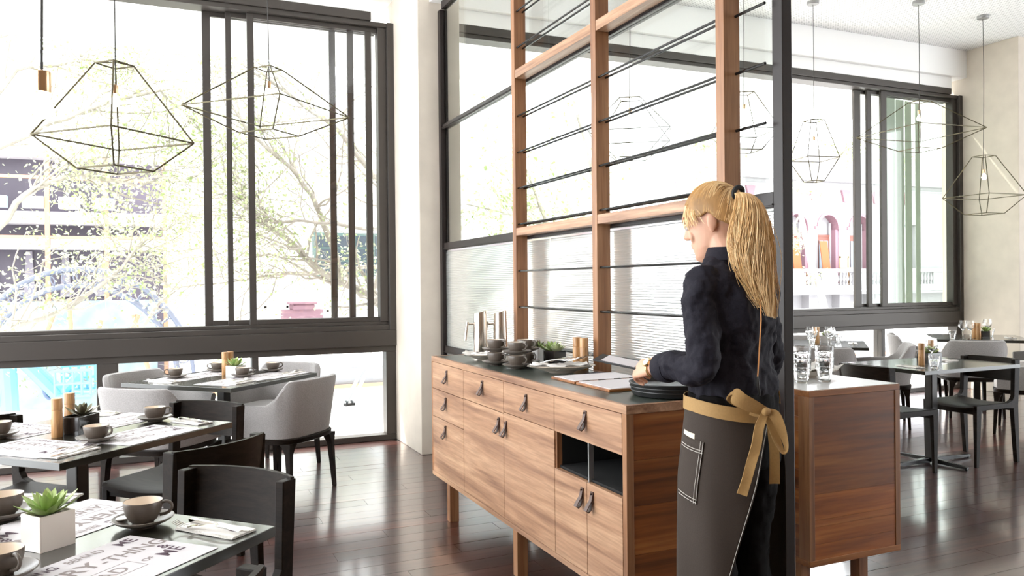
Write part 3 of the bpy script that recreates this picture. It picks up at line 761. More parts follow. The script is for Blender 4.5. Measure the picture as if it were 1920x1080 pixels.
planter(at(1748, 681, z=ZT) + Vector((.03, .05, 0)), 0, 'dark planter behind the wine glass on the oblong table', ceramicB, .075, .05, .075, [(-.02, 0, .075, 20, leafp, 7), (.04, 0, .06, 16, leafg, 8)])
planter(P(TL, .10, -.08, ZT), D(45), 'grey planter with a round succulent behind the stacked tumblers', mat('grey_pot', (.55, .54, .53), .4), .05, .045, .075, [(0, 0, .06, 30, leafp, 11)])
planter(P(TR, -.15, -.06, ZT), D(30), 'dark planter with spiky leaves on the table before the pier', ceramicB, .045, .045, .075, [(0, 0, .08, 22, leafg, 12)])

# carafes
def make_carafe():
    t = thing('carafe', '', 'jug', group='tall stainless carafes')
    n = 36; rings = []
    def ring(r, z, sl=0): return [(r * math.cos(a), r * math.sin(a), z + sl * math.cos(a)) for a in [2 * PI * k / n for k in range(n)]]
    MB().loft([ring(.046, 0), ring(.047, .004), ring(.042, .20), ring(.040, .265, .010), ring(.038, .265, .010), ring(.038, .25, .01)], cap=False).build('body', steelc, t, smooth=True)
    MB().loft([ring(.038, .262, .010), ring(.034, .266, .010), ring(.001, .264, .0)], cap=False).build('lid', steelc, t, smooth=True)
    MB().cyl((-.095, 0, .09), (-.080, 0, .205), .008, .009, 14).build('handle', steelc, t, smooth=True)
    MB().cyl((-.083, 0, .19), (-.036, 0, .192), .005, n=10).build('handle_pin', steelc, t, smooth=True)
    return t
cf = make_carafe(); cfu = []
place(cf, cfu, (1.80, 4.565, ZC), D(-24), 'tall stainless carafe nearest the pier on the sideboard')
place(cf, cfu, (1.915, 4.52, ZC), D(-24), 'tall stainless carafe beside the first walnut post')

# platters on the sideboards
def platter(name, label, loc, rz, a, b, stuffs):
    t = thing(name, label, 'plate', loc, rz)
    pr = [(0, 0), (.35, 0), (.38, .12), (.62, .45), (.88, .82), (1.0, 1.0), (.985, 1.08), (.85, .95), (.6, .6), (.36, .3), (0, .25)]
    MB().lathe([(r, z * .034) for r, z in pr], 48, sx=a, sy=b).build('dish', mat('sand_stoneware', (.56, .49, .41), .4), t, smooth=True)
    return t
def crumple(loc, rz, sx, sy, label, seed, z0=.0, name='napkin'):
    rnd = random.Random(seed); n = 18; mb = MB(); th = .0025
    def hz(x, y): return .010 + .010 * math.sin(x * 5 + seed) * math.cos(y * 4 + seed * 2) + .006 * math.sin(9 * x + 7 * y) + .02 * max(0, abs(x) - .6)
    v = []; f = []
    for s in (0, 1):
        for i in range(n + 1):
            for j in range(n + 1):
                x, y = -1 + 2 * i / n, -1 + 2 * j / n; v.append((x * sx * (1 - .12 * y), y * sy * (1 + .1 * x), hz(x, y) + s * th))
    k = (n + 1) ** 2
    for i in range(n):
        for j in range(n):
            a = i * (n + 1) + j; f.append((a, a + 1, a + n + 2, a + n + 1)); f.append((a + k, a + n + 1 + k, a + n + 2 + k, a + 1 + k))
    o = mb.add(v, f).build(name, linen, smooth=True, loc=loc, rz=rz); return tag(o, label, 'napkin')
platter('serving_dish', 'sand coloured dish with a printed napkin left of the cup stacks', (1.70, 4.25, ZC), D(-24), .115, .10, 0)
o = crumple((1.70, 4.25, ZC + .024), D(-20), .12, .085, 'white napkin with dark print heaped on the left dish', 3)
for k in range(3): MB().box(-.05 + k * .03, -.038 + k * .03, -.03, -.002, .0, .0006).build('printed_mark', inkd, o, loc=(0, 0, .024))
platter('serving_dish', 'long sand coloured dish heaped with napkin and cutlery before the mills', (1.79, 3.46, ZC), D(-24), .170, .085, 0)
crumple((1.775, 3.465, ZC + .024), D(-22), .135, .065, 'white napkin lying in the cutlery dish', 5)
for k in range(6):
    a = D(-52 + 7 * k); p = Vector((1.70 + .013 * k, 3.505 + .002 * k, ZC + .044 + .002 * (k % 3)))
    q = place(fk, fu, p, a, 'steel fork %s in the cutlery dish on the sideboard' % ('lying leftmost', 'second from left', 'third from left', 'fourth from left', 'fifth from left', 'lying rightmost')[k])
    q.rotation_euler = (0, -.12, a)
platter('serving_dish', 'sand coloured dish with rolled napkin behind the stacked tumblers', (2.72, 2.80, .9325), D(0), .155, .10, 0)
crumple((2.74, 2.80, .9325 + .03), D(10), .14, .07, 'cream napkin folded in the dish behind the tumblers', 8)

# open menu folder
t = thing('menu_folder', 'open menu folder of two pale boards on the sideboard', 'menu', (1.635, 3.03, ZC))
for y0, y1 in ((.01, .235), (-.285, -.005)):
    b_ = MB().box(0, .34, y0, y1, 0, .010).build('board', oakX, t, bev=.0015)
    MB().box(.012, .335, y0 + .008, y1 - .006, .010, .0125).build('page', paper, b_)
for k in range(4): MB().box(.04 + .08 * k, .07 + .08 * k, -.006, .012, .010, .0135).build('hinge', rod, t)
tag(MB().box(-.09, .09, -.06, .06, 0, .004).build('card', mat('dark_card', (.05, .045, .06), .6), loc=(1.90, 3.30, ZC), rz=.5), 'dark printed card behind the menu folder', 'card')
tr_ = MB().lathe([(0, 0), (.175, 0), (.185, .004), (.193, .020), (.196, .021), (.195, .024), (.189, .023), (.180, .008), (0, .005)], 64).mesh('tray', mat('black_serving_tray', (.012, .012, .012), .45), smooth=True)
for k, nm in enumerate(('lowest', 'middle', 'topmost')):
    o = bpy.data.objects.new('serving_tray', tr_); col.objects.link(o); o.location = (1.818 - .004 * k, 2.585, ZC + .0145 * k); o.scale = (.80, .80, 1); tag(o, 'round black serving tray beside the waitress, %s of the stack' % nm, 'tray', 'stacked black trays')

# tumblers and wine glasses
def make_tumbler():
    n = 36; mb = MB()
    def ring(r, z, fac): return [((r * (1 - fac * (.5 - .5 * math.cos(9 * a)))) * math.cos(a), (r * (1 - fac * (.5 - .5 * math.cos(9 * a)))) * math.sin(a), z) for a in [2 * PI * k / n for k in range(n)]]
    mb.loft([ring(.0005, 0, 0), ring(.024, 0, 0), ring(.0265, .004, .03), ring(.031, .035, .06), ring(.035, .056, .05), ring(.0385, .060, 0), ring(.040, .088, 0), ring(.0385, .089, 0), ring(.036, .060, 0), ring(.0275, .012, 0), ring(.020, .008, 0), ring(.0005, .0075, 0)], cap=False)
    return tag(mb.build('tumbler', tumb, smooth=True), '', 'glass', 'stacked tumblers on the walnut cabinet')
tm = make_tumbler(); tmu = []
for sx_, p in (('left', (2.555, 2.655)), ('right', (2.672, 2.640))):
    for k, nm in enumerate(('bottom tumbler', 'second tumbler up', 'third tumbler up', 'top tumbler')):
        place(tm, tmu, (p[0] + .001 * (k % 2), p[1], .9328 + k * .0235), k * .3, 'faceted clear %s of the %s stack' % (nm, sx_))
def make_wine():
    mb = MB().lathe([(0, .0), (.033, .0), (.034, .001), (.02, .004), (.005, .008), (.0035, .02), (.0035, .085), (.008, .095), (.028, .11), (.040, .132), (.041, .155), (.034, .195), (.0335, .195), (.040, .155), (.039, .133), (.027, .112), (.005, .098), (0, .097)], 28)
    return tag(mb.build('wine_glass', tumb, smooth=True), '', 'glass', 'wine glasses on the set tables')
wg = make_wine(); wu = []
def wine(p, label): place(wg, wu, (p[0], p[1], ZT), 0, 'clear wine glass ' + label)
wine(at(1747, 683, z=ZT), 'on the oblong table in front of its planter')
for (px, py, l) in ((1508, 655, 'leftmost above the tumblers'), (1518, 660, 'second above the tumblers'), (1568, 655, 'left one right of the grey planter'), (1578, 660, 'right one right of the grey planter')):
    p = at(px, py, z=ZT); p = TL + (p - TL) * .6; wine(p, l)
for s_, t_, l in ((-.38, .12, 'left of the mills on the pier table'), (-.33, .18, 'touching the mills on the pier table'), (.0, -.1, 'right of the dark planter on the pier table'), (.07, -.12, 'farthest right on the pier table')): wine(P(TR, s_, t_), l)
tu2 = []
def water(p, label): q = dup(tm, (p[0], p[1], ZT), 0, 'clear faceted tumbler ' + label, 'tumblers on the set tables')
water(at(1752, 690, z=ZT), 'in front of the dark planter on the oblong table')
water(P(TL, -.30, .05), 'at the left of the table behind the stacks'); water(P(TL, .26, -.20), 'at the right of the table behind the stacks')
water(P(TR, -.36, .28), 'at the left of the pier table'); water(P(TR, .16, -.16), 'at the right of the pier table')
def setR(p, deg, where):
    a = D(deg); place(nk, nu, (p[0], p[1], ZT), a, 'folded white napkin ' + where); place(kn, ku, (p[0] - .1 * math.cos(a), p[1] - .1 * math.sin(a), ZT + .0072), a, 'steel knife on the napkin ' + where)
setR((4.93, 4.06), 80, 'at the left end of the oblong table'); setR((5.52, 4.22), 10, 'in the middle right of the oblong table')
setR(P(TR, -.10, -.30), 45, 'at the front edge of the pier table'); setR(P(TL, .05, -.33), 45, 'at the front of the table behind the stacks')

# ---------------- pendants ----------------
def pendant(label, x, y, hz, rings, rot, ceilz=4.25, big=1.0, r0=.0165):
    t = thing('pendant_light', label, 'pendant lamp', (x, y, 0), rot, 'brass pendants with wire cages' if rings else 'plain brass pendants')
    MB().lathe([(0, 0), (.055, 0), (.06, .006), (.06, .03), (0, .032)], 28).build('ceiling_rose', mat('grey_rose', (.35, .35, .35), .4, .5), t, smooth=True, loc=(0, 0, ceilz - .032))
    cp = [(0.004 * math.sin(z * 3), 0.004 * math.cos(z * 2.3), z) for z in [hz + (ceilz - .03 - hz) * k / 24 for k in range(25)]]
    MB().tube(cp, .0032, 6).build('cord', cord, t, smooth=True)
    MB().lathe([(0, 0), (r0 * .95, 0), (r0, .002), (r0, r0 * 2.6), (r0 * .9, r0 * 2.7), (0, r0 * 2.7)], 24).build('lamp_holder', brass, t, smooth=True, loc=(0, 0, hz - r0 * 2.6))
    bb = MB().lathe([(.008, 0), (.010, -.006), (.022, -.03), (.024, -.045), (.017, -.062), (0, -.067)], 24).build('bulb', bulb, t, smooth=True, loc=(0, 0, hz - r0 * 2.6))
    if rings:
        vs = []
        for (r, z) in rings: vs.append([Vector((r * math.cos(k * PI / 2), r * math.sin(k * PI / 2), z)) for k in range(4)])
        for R4 in vs:
            for k in range(4): MB().cyl(R4[k], R4[(k + 1) % 4], .0047, n=6).build('cage_wire', wire, t, smooth=True)
        for A, B in zip(vs[:-1], vs[1:]):
            for k in range(4): MB().cyl(A[k], B[k], .0047, n=6).build('cage_wire', wire, t, smooth=True)
        for k in range(4): MB().cyl(vs[0][k], (0, 0, rings[0][1] + .012), .0025, n=6).build('cage_spoke', wire, t, smooth=True)
    return t
pendant('plain brass cylinder pendant at upper left', -.271, 2.306, 1.925, None, 0, r0=.0195)
pendant('deep wire cage pendant at upper left above the mill table', -.21, 4.465, 2.40, [(.088, 2.505), (.368, 2.13), (.175, 1.975)], 0)
pendant('wide flat wire cage pendant in front of the left window', .651, 5.397, 2.72, [(.088, 2.805), (.53, 2.525), (.19, 2.375)], 0)
pendant('narrow wire cage pendant just right of the black steel post', 6.15, 6.196, 2.86, [(.105, 3.025), (.25, 2.63), (.10, 2.40)], D(122))
pendant('widest wire cage pendant in front of the right window', 7.17, 5.778, 3.125, [(.10, 3.215), (.60, 2.895), (.195, 2.72)], D(130))
pendant('wire cage pendant at the right edge before the pier', 8.222, 5.824, 2.575, [(.11, 2.72), (.40, 2.28), (.19, 2.09)], D(132))
pendant('wire cage pendant seen through the glass left of the black post', 5.083, 6.0, 3.06, [(.10, 3.17), (.34, 2.80), (.17, 2.62)], D(120))
pendant('wire cage pendant seen through the glass between the walnut posts', 3.75, 5.9, 2.90, [(.12, 2.98), (.48, 2.66), (.18, 2.46)], D(100))
# ---------------- outside ----------------
terr = mat('pale_terrace_paving', (.78, .77, .74), .8, noise=.06, scale=2)
rend = mat('white_render', (.80, .79, .78), .8, noise=.05, scale=2)
mauve = mat('mauve_paint', (.27, .15, .18), .7)
tag(MB().box(-14, 40, 7.1, 10.6, -.5, -.03).build('terrace', terr), kind='structure')
tag(MB().box(-60, 80, 10.6, 90, -4.6, -4.5).build('street', mat('pale_asphalt', (.45, .44, .44), .9)), kind='structure')
tag(MB().box(-14, 14, 7.4, 9.5, 3.99, 4.1).build('trim_3', white), kind='structure')
# gutter and corrugated awning beyond the terrace
t = thing('awning', 'grey gutter and white corrugated awning beyond the terrace', 'awning', (6, 11.4, 0))
MB().box(-5.6, 10, 0, .12, -.05, .20).build('gutter', mat('grey_fascia', (.30, .31, .33), .6), t, bev=.01)
MB().box(-5.6, 10, -.05, 0, -.10, -.05).build('timber_edge', mat('orange_timber', (.55, .32, .18), .7), t)
v_ = []; f_ = []
nx = 400
for i in range(nx + 1):
    x = -5.6 + 15.6 * i / nx; z = .025 * math.sin(x * 42)
    v_ += [(x, .1, .20 + z), (x, 2.4, .72 + z)]
for i in range(nx): f_.append((2 * i, 2 * i + 2, 2 * i + 3, 2 * i + 1))
tag(MB().add(v_, f_).build('corrugated_sheet', rend, t, fix=False), kind='stuff')
# aluminium prop with its shoe
t = thing('metal_prop', 'slanting pale aluminium prop standing on the terrace behind the lower window', 'prop', (2.25, 9.2, 0))
p0 = at(655, 758, y=8.9); p1 = at(722, 655, y=9.6)
for dx in (-.03, .03): MB().cyl(p0 - t.location + Vector((dx, 0, .03)), p1 - t.location + Vector((dx * 1.6, 0, .25)), .022, n=10).build('tube', mat('pale_aluminium', (.6, .64, .66), .35, .7), t, smooth=True)
MB().obox(p0 - t.location + Vector((0, 0, .0)), (.12, .06, .03), .3).build('shoe', rod, t)

# heritage building with arches
BY = 30.0
rend_w = rend
rend = mat('darkened_white_render', (.36, .35, .36), .8, noise=.08, scale=2)  # white render darkened so the mouldings survive the bright exposure
hb = thing('arcaded_building', 'white and mauve building with arched balcony doors, through the right window', 'building', (33, BY, 0))
O = Vector((33, BY, 0))
def HB(px, py): p = at(px, py, y=BY) - O; return p.x, p.z
zl = .95; zt = 6.7
arches = [28.67, 30.70, 32.85]
aw = .72
flat_ = (35.55, 36.95)
# wall pieces between arches
xs = [-12.0]
def wbox(nm, m, x0, x1, y0, y1, z0, z1): return MB().box(x0 - O.x, x1 - O.x, y0 - BY, y1 - BY, z0, z1).build(nm, m, hb)
edges = [21.0]
ars = [22.7, 24.7, 26.65] + arches
for a in ars: edges += [a - aw, a + aw]
edges += [flat_[0], flat_[1], 46]
for i in range(0, len(edges), 2): wbox('wall', rend, edges[i], edges[i + 1], BY, BY + .5, -4.5, zt)
for a in ars:
    pl = [(a - aw - O.x, 4.05)] + [(a - O.x - aw * math.cos(q), 4.05 + aw * math.sin(q)) for q in [PI * k / 14 for k in range(15)]] + [(a + aw - O.x, zt), (a - aw - O.x, zt)]
    MB().prism(pl, 'y', 0, .5).build('arch_wall', rend, hb)
    ring = [[(a - O.x - (aw - .10) * math.cos(q), y, 4.05 + (aw - .10) * math.sin(q)) if r else (a - O.x - (aw + .06) * math.cos(q), y, 4.05 + (aw + .06) * math.sin(q)) for r, y in ((0, -.05), (1, -.05), (1, .5), (0, .5))] for q in [PI * k / 18 for k in range(19)]]
    MB().loft(ring).build('arch_moulding', mauve, hb)
    wbox('impost', mauve, a - aw - .2, a - aw + .1, BY - .06, BY + .5, 3.95, 4.10); wbox('impost', mauve, a + aw - .1, a + aw + .2, BY - .06, BY + .5, 3.95, 4.10)
    wbox('jamb', mauve, a + aw - .2, a + aw, BY + .05, BY + .5, zl, 3.95)
    d = wbox('door', mat('red_brown_door', (.20, .07, .05), .5), a - .42, a + .42, BY + .36, BY + .44, zl, 3.6)
    MB().box(a - .30 - O.x, a - .03 - O.x, 0.32, 0.36, 1.7, 3.4).build('pane', mat('dark_pane', (.20, .24, .28), .2), d); MB().box(a + .03 - O.x, a + .30 - O.x, 0.32, 0.36, 1.7, 3.4).build('pane', mat('dark_pane'), d)
    wbox('door_frame', rend, a - .52, a - .42, BY + .34, BY + .46, zl, 4.3); wbox('door_frame', rend, a + .42, a + .52, BY + .34, BY + .46, zl, 4.3)
    wbox('transom', mat('red_brown_door'), a - .42, a + .42, BY + .34, BY + .45, 3.6, 3.7)
wbox('inner_wall', rend, 21, 46, BY + .5, BY + .7, -4.5, zt)
wbox('balcony_floor', rend, 21, 46, BY - 1.2, BY + 1.7, zl - .25, zl); wbox('cornice_band', mat('grey_band', (.4, .4, .42), .7), 21, 46, BY - 1.3, BY - 1.2, zl - .12, zl - .02)
wbox('wall', rend, flat_[0], flat_[1], BY, BY + .5, -4.5, .9); wbox('wall', rend, flat_[0], flat_[1], BY, BY + .5, 4.3, zt)
wn = wbox('window', mat('grey_window', (.34, .36, .40), .3), flat_[0], flat_[1], BY + .35, BY + .4, .9, 4.3)
for k in range(4): MB().box(flat_[0] + .1 + k * .33 - O.x, flat_[0] + .32 + k * .33 - O.x, .3, .35, 1.0, 4.2).build('blind', mat('pale_blind', (.6, .6, .62), .7), wn)
for k in range(3): wbox('fret', mat('grey_band'), 35.5 + k * .55, 35.85 + k * .55, BY - .03, BY, 4.7, 5.2)
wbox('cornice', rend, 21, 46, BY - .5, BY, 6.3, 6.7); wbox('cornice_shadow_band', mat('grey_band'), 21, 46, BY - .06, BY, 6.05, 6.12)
for k, a in enumerate([21.7, 23.7, 25.7, 27.6, 29.65, 31.8, 33.9, 36.2]):
    MB().prism([(a - .28 - O.x, 5.95), (a + .28 - O.x, 5.95), (a + .12 - O.x, 5.35), (a - .12 - O.x, 5.35)], 'y', -.12, 0).build('bracket', mauve, hb)
wbox('parapet', rend, 21, 46, BY - .3, BY + .4, 6.7, 7.9)
def bal(x0, x1):
    wbox('balustrade_base', rend, x0, x1, BY - 1.2, BY - 1.0, zl, zl + .22); wbox('balustrade_rail', rend, x0, x1, BY - 1.24, BY - .98, 1.78, 1.95)
wbox('balustrade_base', rend, 21, 46, BY - 1.2, BY - 1.0, zl, zl + .2); wbox('balustrade_rail', rend, 21, 46, BY - 1.24, BY - .98, 1.78, 1.95)
groups = [22.7, 24.7, 26.65, 28.5, 30.55, 32.6, 36.2]; sp = []
bal_mesh = MB().lathe([(.05, 0), (.06, .05), (.03, .12), (.09, .30), (.05, .45), (.03, .55), (.06, .60)], 10).mesh('baluster', rend, smooth=True)
prev = 21
for g in groups:
    wbox('balustrade_panel', rend, prev, g - .55, BY - 1.18, BY - 1.02, zl + .2, 1.78); prev = g + .55
    for k in range(5):
        o = bpy.data.objects.new('baluster', bal_mesh); col.objects.link(o); o.parent = hb; o.location = (g - .44 + .22 * k - O.x, -1.1, zl + .2)
wbox('balustrade_panel', rend, prev, 46, BY - 1.18, BY - 1.02, zl + .2, 1.78)
wick = mat('orange_wicker', (.33, .10, .035), .8)
def bchair(x, label, g='wicker balcony chairs'):
    t = thing('wicker_chair', label, 'chair', (x, BY - .5, zl + .9), 0, g)
    MB().obox((0, .2, .75), (.5, .06, 1.5), M=Matrix.Rotation(-.15, 3, 'X')).build('backrest', wick, t, bev=.02)
    MB().box(-.25, .25, -.3, .2, .0, .06).build('seat', wick, t)
    for a in (-.23, .19):
        for b_ in (-.28, .15): MB().box(a, a + .05, b_, b_ + .05, -.9, 0).build('leg', wick, t)
    return t
bchair(28.3, 'tall orange wicker chair on the balcony beside the black post'); bchair(30.15, 'tall orange wicker chair on the balcony left of the arched door')
t = thing('balcony_stool', 'small open wooden frame chair in front of the arched balcony door', 'chair', (31.15, BY - .6, zl + .9))
for a, b_ in ((-.3, 0), (.25, 0)): MB().box(a, a + .06, b_, b_ + .06, -.9, .75).build('leg', mat('light_timber', (.6, .36, .18), .6), t)
MB().box(-.3, .31, 0, .06, .65, .72).build('top_rail', mat('light_timber'), t); MB().box(-.3, .31, -.4, .06, .1, .16).build('seat', mat('light_timber'), t)

rend = rend_w
# white building opposite the left window with teal bay window
WYB = 16.0
wb = thing('white_building', 'sunlit white building with a teal bay window, through the left window', 'building', (4, WYB, 0))
MB().box(-3.9, 4.6, 0, .4, -4.5, 4.2).build('wall', rend, wb)
teal = mat('teal_paint', (.10, .17, .16), .5)
tb = MB().box(-1.27, .7, -.25, 0, 1.55, 2.42).build('bay_window', teal, wb)
for i in range(5):
    for j in range(3): MB().box(-1.22 + i * .385, -1.22 + i * .385 + (.13 if 0 else .32), -.27, -.25, 1.62 + j * .26, 1.84 + j * .26).build('pane', mat('window_pane_dark', (.07, .09, .11), .2), tb)
MB().box(-1.35, .9, -.3, 0, 1.48, 1.55).build('bay_sill', rend, wb)
for (a, b_, c, d_) in ((-1.0, 1.0, .85, 1.3), (-2.2, -1.75, .95, 1.35)):
    for q in ((a, b_, c, c + .04), (a, b_, d_, d_ + .04), (a, a + .04, c, d_), (b_ - .04, b_, c, d_)): MB().box(q[0], q[1], -.05, 0, q[2], q[3]).build('moulding', mat('cream_moulding', (.62, .58, .52), .7), wb)
t = thing('stone_pedestal', 'mauve stone pedestal with stepped cap, through the left window', 'pedestal', (2.39, 15.2, 0))
MB().box(-.36, .36, -.2, .2, -4.5, .93).build('block', mauve, t); MB().box(-.2, .2, -.25, .25, .93, 1.03).build('plinth', mauve, t, bev=.02); MB().box(-.24, .24, -.28, .28, 1.03, 1.07).build('cap', mauve, t, bev=.01)

# dark fronted building with orange frames
DYB = 18.0
db = thing('dark_building', 'dark glazed building behind an orange metal grid, far left through the window', 'building', (-2, DYB, 0))
dk = mat('dusky_glazing', (.13, .11, .15), .5, noise=.5, scale=1.2, stretch=(1, 1, .1))
MB().box(-5, 2.07, 0, .3, -4.5, 4.0).build('wall', dk, db)
slab = mat('pale_slab', (.7, .68, .7), .8)
for z0, z1 in ((2.62, 2.85), (2.13, 2.33), (3.9, 4.05)): MB().box(-5, 2.07, -.5, 0, z0, z1).build('floor_slab', slab, db)
org = mat('orange_steel', (.46, .25, .15), .6)
for x in (-2.4, -1.2, .0, 1.0, 2.05): MB().box(x - .04, x + .04, -.65, -.55, -4.5, 4.0).build('post', org, db)
for z in (3.49, 2.35): MB().box(-5, 2.07, -.64, -.56, z - .03, z + .03).build('beam', org, db)
for k in range(9): MB().prism([(-4.2 + k * .62, 1.2), (-4.0 + k * .62, 1.2), (-4.05 + k * .62, 2.1), (-4.15 + k * .62, 2.1)], 'y', -.06, -.01).build('curtain', mat('grey_curtain', (.25, .23, .27), .8), db)
for k in range(10): MB().box(-4.6 + k * .6, -4.25 + k * .6, -.7, -.5, 2.9, 3.12).build('balcony_panel', mat('blue_panel', (.35, .45, .55), .6) if k % 3 == 0 else slab, db)
for k in range(26): MB().box(-3.9, 2.0, -.06, -.02, 2.4 + k * .008, 2.402 + k * .008) if 0 else None
for k in range(10): MB().box(-2.8 + k * .1, -2.76 + k * .1, -.1, -.04, 1.52, 1.55).build('lamp', bulb, db)

# truss arch
ta_ = thing('truss_arch', 'curved steel truss arch with ring infill outside the left window', 'arch', (0, 14, 0))
stl = mat('pale_blue_steel', (.15, .16, .21), .5, .1)
def cpt(r, a, y=14.0): return at(148 - r * math.cos(a), 722 - r * math.sin(a), y=y) - Vector((0, 14, 0))
for r in (218, 187): MB().tube([cpt(r, .05 + 3.04 * k / 50) for k in range(51)], .042, 8).build('chord', stl, ta_, smooth=True)
for r in (218, 187): MB().tube([cpt(r, .05 + 3.04 * k / 50, 14.5) for k in range(51)], .03, 8).build('chord', stl, ta_, smooth=True)
for k in range(26):
    c = cpt(202.5, .2 + k * .107); rr = .105
    MB().tube([c + Vector((rr * math.cos(q), 0, rr * math.sin(q))) for q in [2 * PI * j / 20 for j in range(20)]], .011, 6, closed=True).build('ring', stl, ta_, smooth=True)
for px, py, qx, qy in ((0, 590, 60, 560), (60, 700, 100, 590), (130, 560, 136, 690), (165, 690, 190, 600), (215, 690, 260, 590), (280, 700, 250, 590)):
    MB().cyl(at(px, py, y=14.3) - Vector((0, 14, 0)), at(qx, qy, y=14.3) - Vector((0, 14, 0)), .035, n=8).build('strut', org, ta_, smooth=True)
MB().box(-4, -.1, 1.7, 1.8, -4.5, 1.15).build('hoarding', mat('teal_hoarding', (.28, .40, .42), .7, noise=.4, scale=3), ta_)

# boom lift
bl = thing('boom_lift', 'sky blue boom lift seen through the lower left window pane', 'machine', (-1.8, 12.5, -4.5))
blu = mat('sky_blue_paint', (.16, .42, .62), .4)
def q(px, py, y=12.5): return at(px, py, y=y) - Vector(bl.location)
for a, b_, r in (((0, 760), (12, 690), .10), ((38, 672), (112, 745), .09), ((52, 672), (120, 735), .05), ((112, 745), (150, 700), .07)):
    MB().cyl(q(*a), q(*b_), r, n=8).build('boom', blu, bl, smooth=True)
MB().tube([q(95 + 14 * math.cos(k), 722 + 26 * math.sin(k)) for k in [PI * j / 12 for j in range(13)]], .025, 8).build('hose', mat('dark_hose', (.1, .13, .2), .5), bl, smooth=True)
B0 = q(110, 738); B1 = q(175, 738); top = q(140, 690).z
for z in (B0.z, (B0.z + top) / 2, top):
    for y in (-.4, .4): MB().cyl((B0.x, B0.y + y, z), (B1.x, B0.y + y, z), .022, n=6).build('basket_rail', blu, bl)
for x in [B0.x + (B1.x - B0.x) * k / 4 for k in range(5)]:
    for y in (-.4, .4): MB().cyl((x, B0.y + y, B0.z), (x, B0.y + y, top), .018, n=6).build('basket_post', blu, bl)
MB().box(B0.x, B1.x, B0.y - .4, B0.y + .4, B0.z - .05, B0.z).build('basket_floor', blu, bl)
MB().box(-1, 1, -.8, .8, .5, 1.6).build('chassis', blu, bl, bev=.1)
for x in (-.8, .8):
    for y in (-.8, .8): MB().cyl((x, y - .12, .4), (x, y + .12, .4), .4, n=20).build('wheel', rod, bl, smooth=True)
MB().cyl((0, 0, 1.6), q(12, 690), .12, n=10).build('mast', blu, bl, smooth=True)
tag(MB().box(-6, .2, 20, 20.2, -4.5, .6).build('red_awning_wall', mat('pink_hoarding', (.55, .33, .36), .8, noise=.5, scale=1.0)), 'pink and grey hoarding in the street behind the boom lift', 'wall')

# trees
bark = mat('pale_bark', (.34, .31, .27), .85, noise=.3, scale=8)
leafT = leafmat('tree_leaf', (.24, .30, .12), (.58, .62, .42), .5)
def tree(name, label, base, limbs, nleaf, seed, lsz=.085, spread=.36):
    rnd = random.Random(seed); t = thing(name, label, 'tree', base, 0, 'street trees'); B = Vector(base)
    def path(a, b_, n, wob):
        a, b_ = Vector(a), Vector(b_); L_ = (b_ - a).length; out = []
        off = [Vector((rnd.gauss(0, 1), rnd.gauss(0, 1), rnd.gauss(0, 1))) * wob * L_ for _ in range(3)]
        for i in range(n + 1):
            s_ = i / n; out.append(a.lerp(b_, s_) + (off[0] * math.sin(PI * s_) + off[1] * math.sin(2 * PI * s_) * .5 + off[2] * math.sin(3 * PI * s_) * .25))
        return out
    twigs = []; mbb = MB(); first = True
    for (pts, r0_) in limbs:
        P_ = [Vector(p) - B for p in pts]; fine = []
        for a, b_ in zip(P_[:-1], P_[1:]): fine += path(a, b_, 6, .03)[:-1]
        fine.append(P_[-1]); n = len(fine)
        MB().tube(fine, [r0_ * (1 - .8 * i / n) for i in range(n)], 9).build('trunk' if first else 'limb', bark, t, smooth=True); first = False
        for k in range(int(n * .9)):
            i = rnd.randrange(n // 4, n); s0 = fine[i]; d = (fine[min(i + 1, n - 1)] - fine[i - 1]).normalized()
            d2 = (d + Vector((rnd.gauss(0, .7), rnd.gauss(0, .5), rnd.gauss(.1, .6)))).normalized(); L_ = rnd.uniform(.6, 1.7)
            w_ = path(s0, s0 + d2 * L_, 6, .08); rr = r0_ * (1 - .8 * i / n) * .35
            mbb.tube(w_, [rr * (1 - .8 * j / 6) + .004 for j in range(7)], 5)
            for j in range(4):
                a = w_[rnd.randrange(2, 7)]; dd = Vector((rnd.gauss(0, .7), rnd.gauss(0, .6), rnd.gauss(0, .5))).normalized() * rnd.uniform(.25, .7)
                w2 = path(a, a + dd, 4, .1); mbb.tube(w2, [.007 * (1 - .15 * q_) for q_ in range(5)], 4); twigs.append(w2)
    tag(mbb.build('twigs', bark, t, smooth=True), kind='stuff')
    mb = MB(); V = []; F = []
    for k in range(nleaf):
        w2 = rnd.choice(twigs); p = w2[rnd.randrange(1, 5)] + Vector((rnd.gauss(0, 1), rnd.gauss(0, 1), rnd.gauss(0, 1))) * spread * .35
        e1 = Vector((rnd.gauss(0, 1), rnd.gauss(0, 1), rnd.gauss(0, 1))).normalized(); e2 = e1.cross(Vector((rnd.gauss(0, 1), rnd.gauss(0, 1), rnd.gauss(0, 1)))).normalized(); s_ = lsz * rnd.uniform(.6, 1.2)
        n = len(V); V += [p, p + e1 * s_ * .5 + e2 * s_ * .28, p + e1 * s_, p + e1 * s_ * .5 - e2 * s_ * .28]; F.append((n, n + 1, n + 2, n + 3))
    mb.add(V, F); tag(mb.build('foliage', leafT, t, fix=False), kind='stuff')
    return t
A = lambda px, py, y=11.5: at(px, py, y=y)
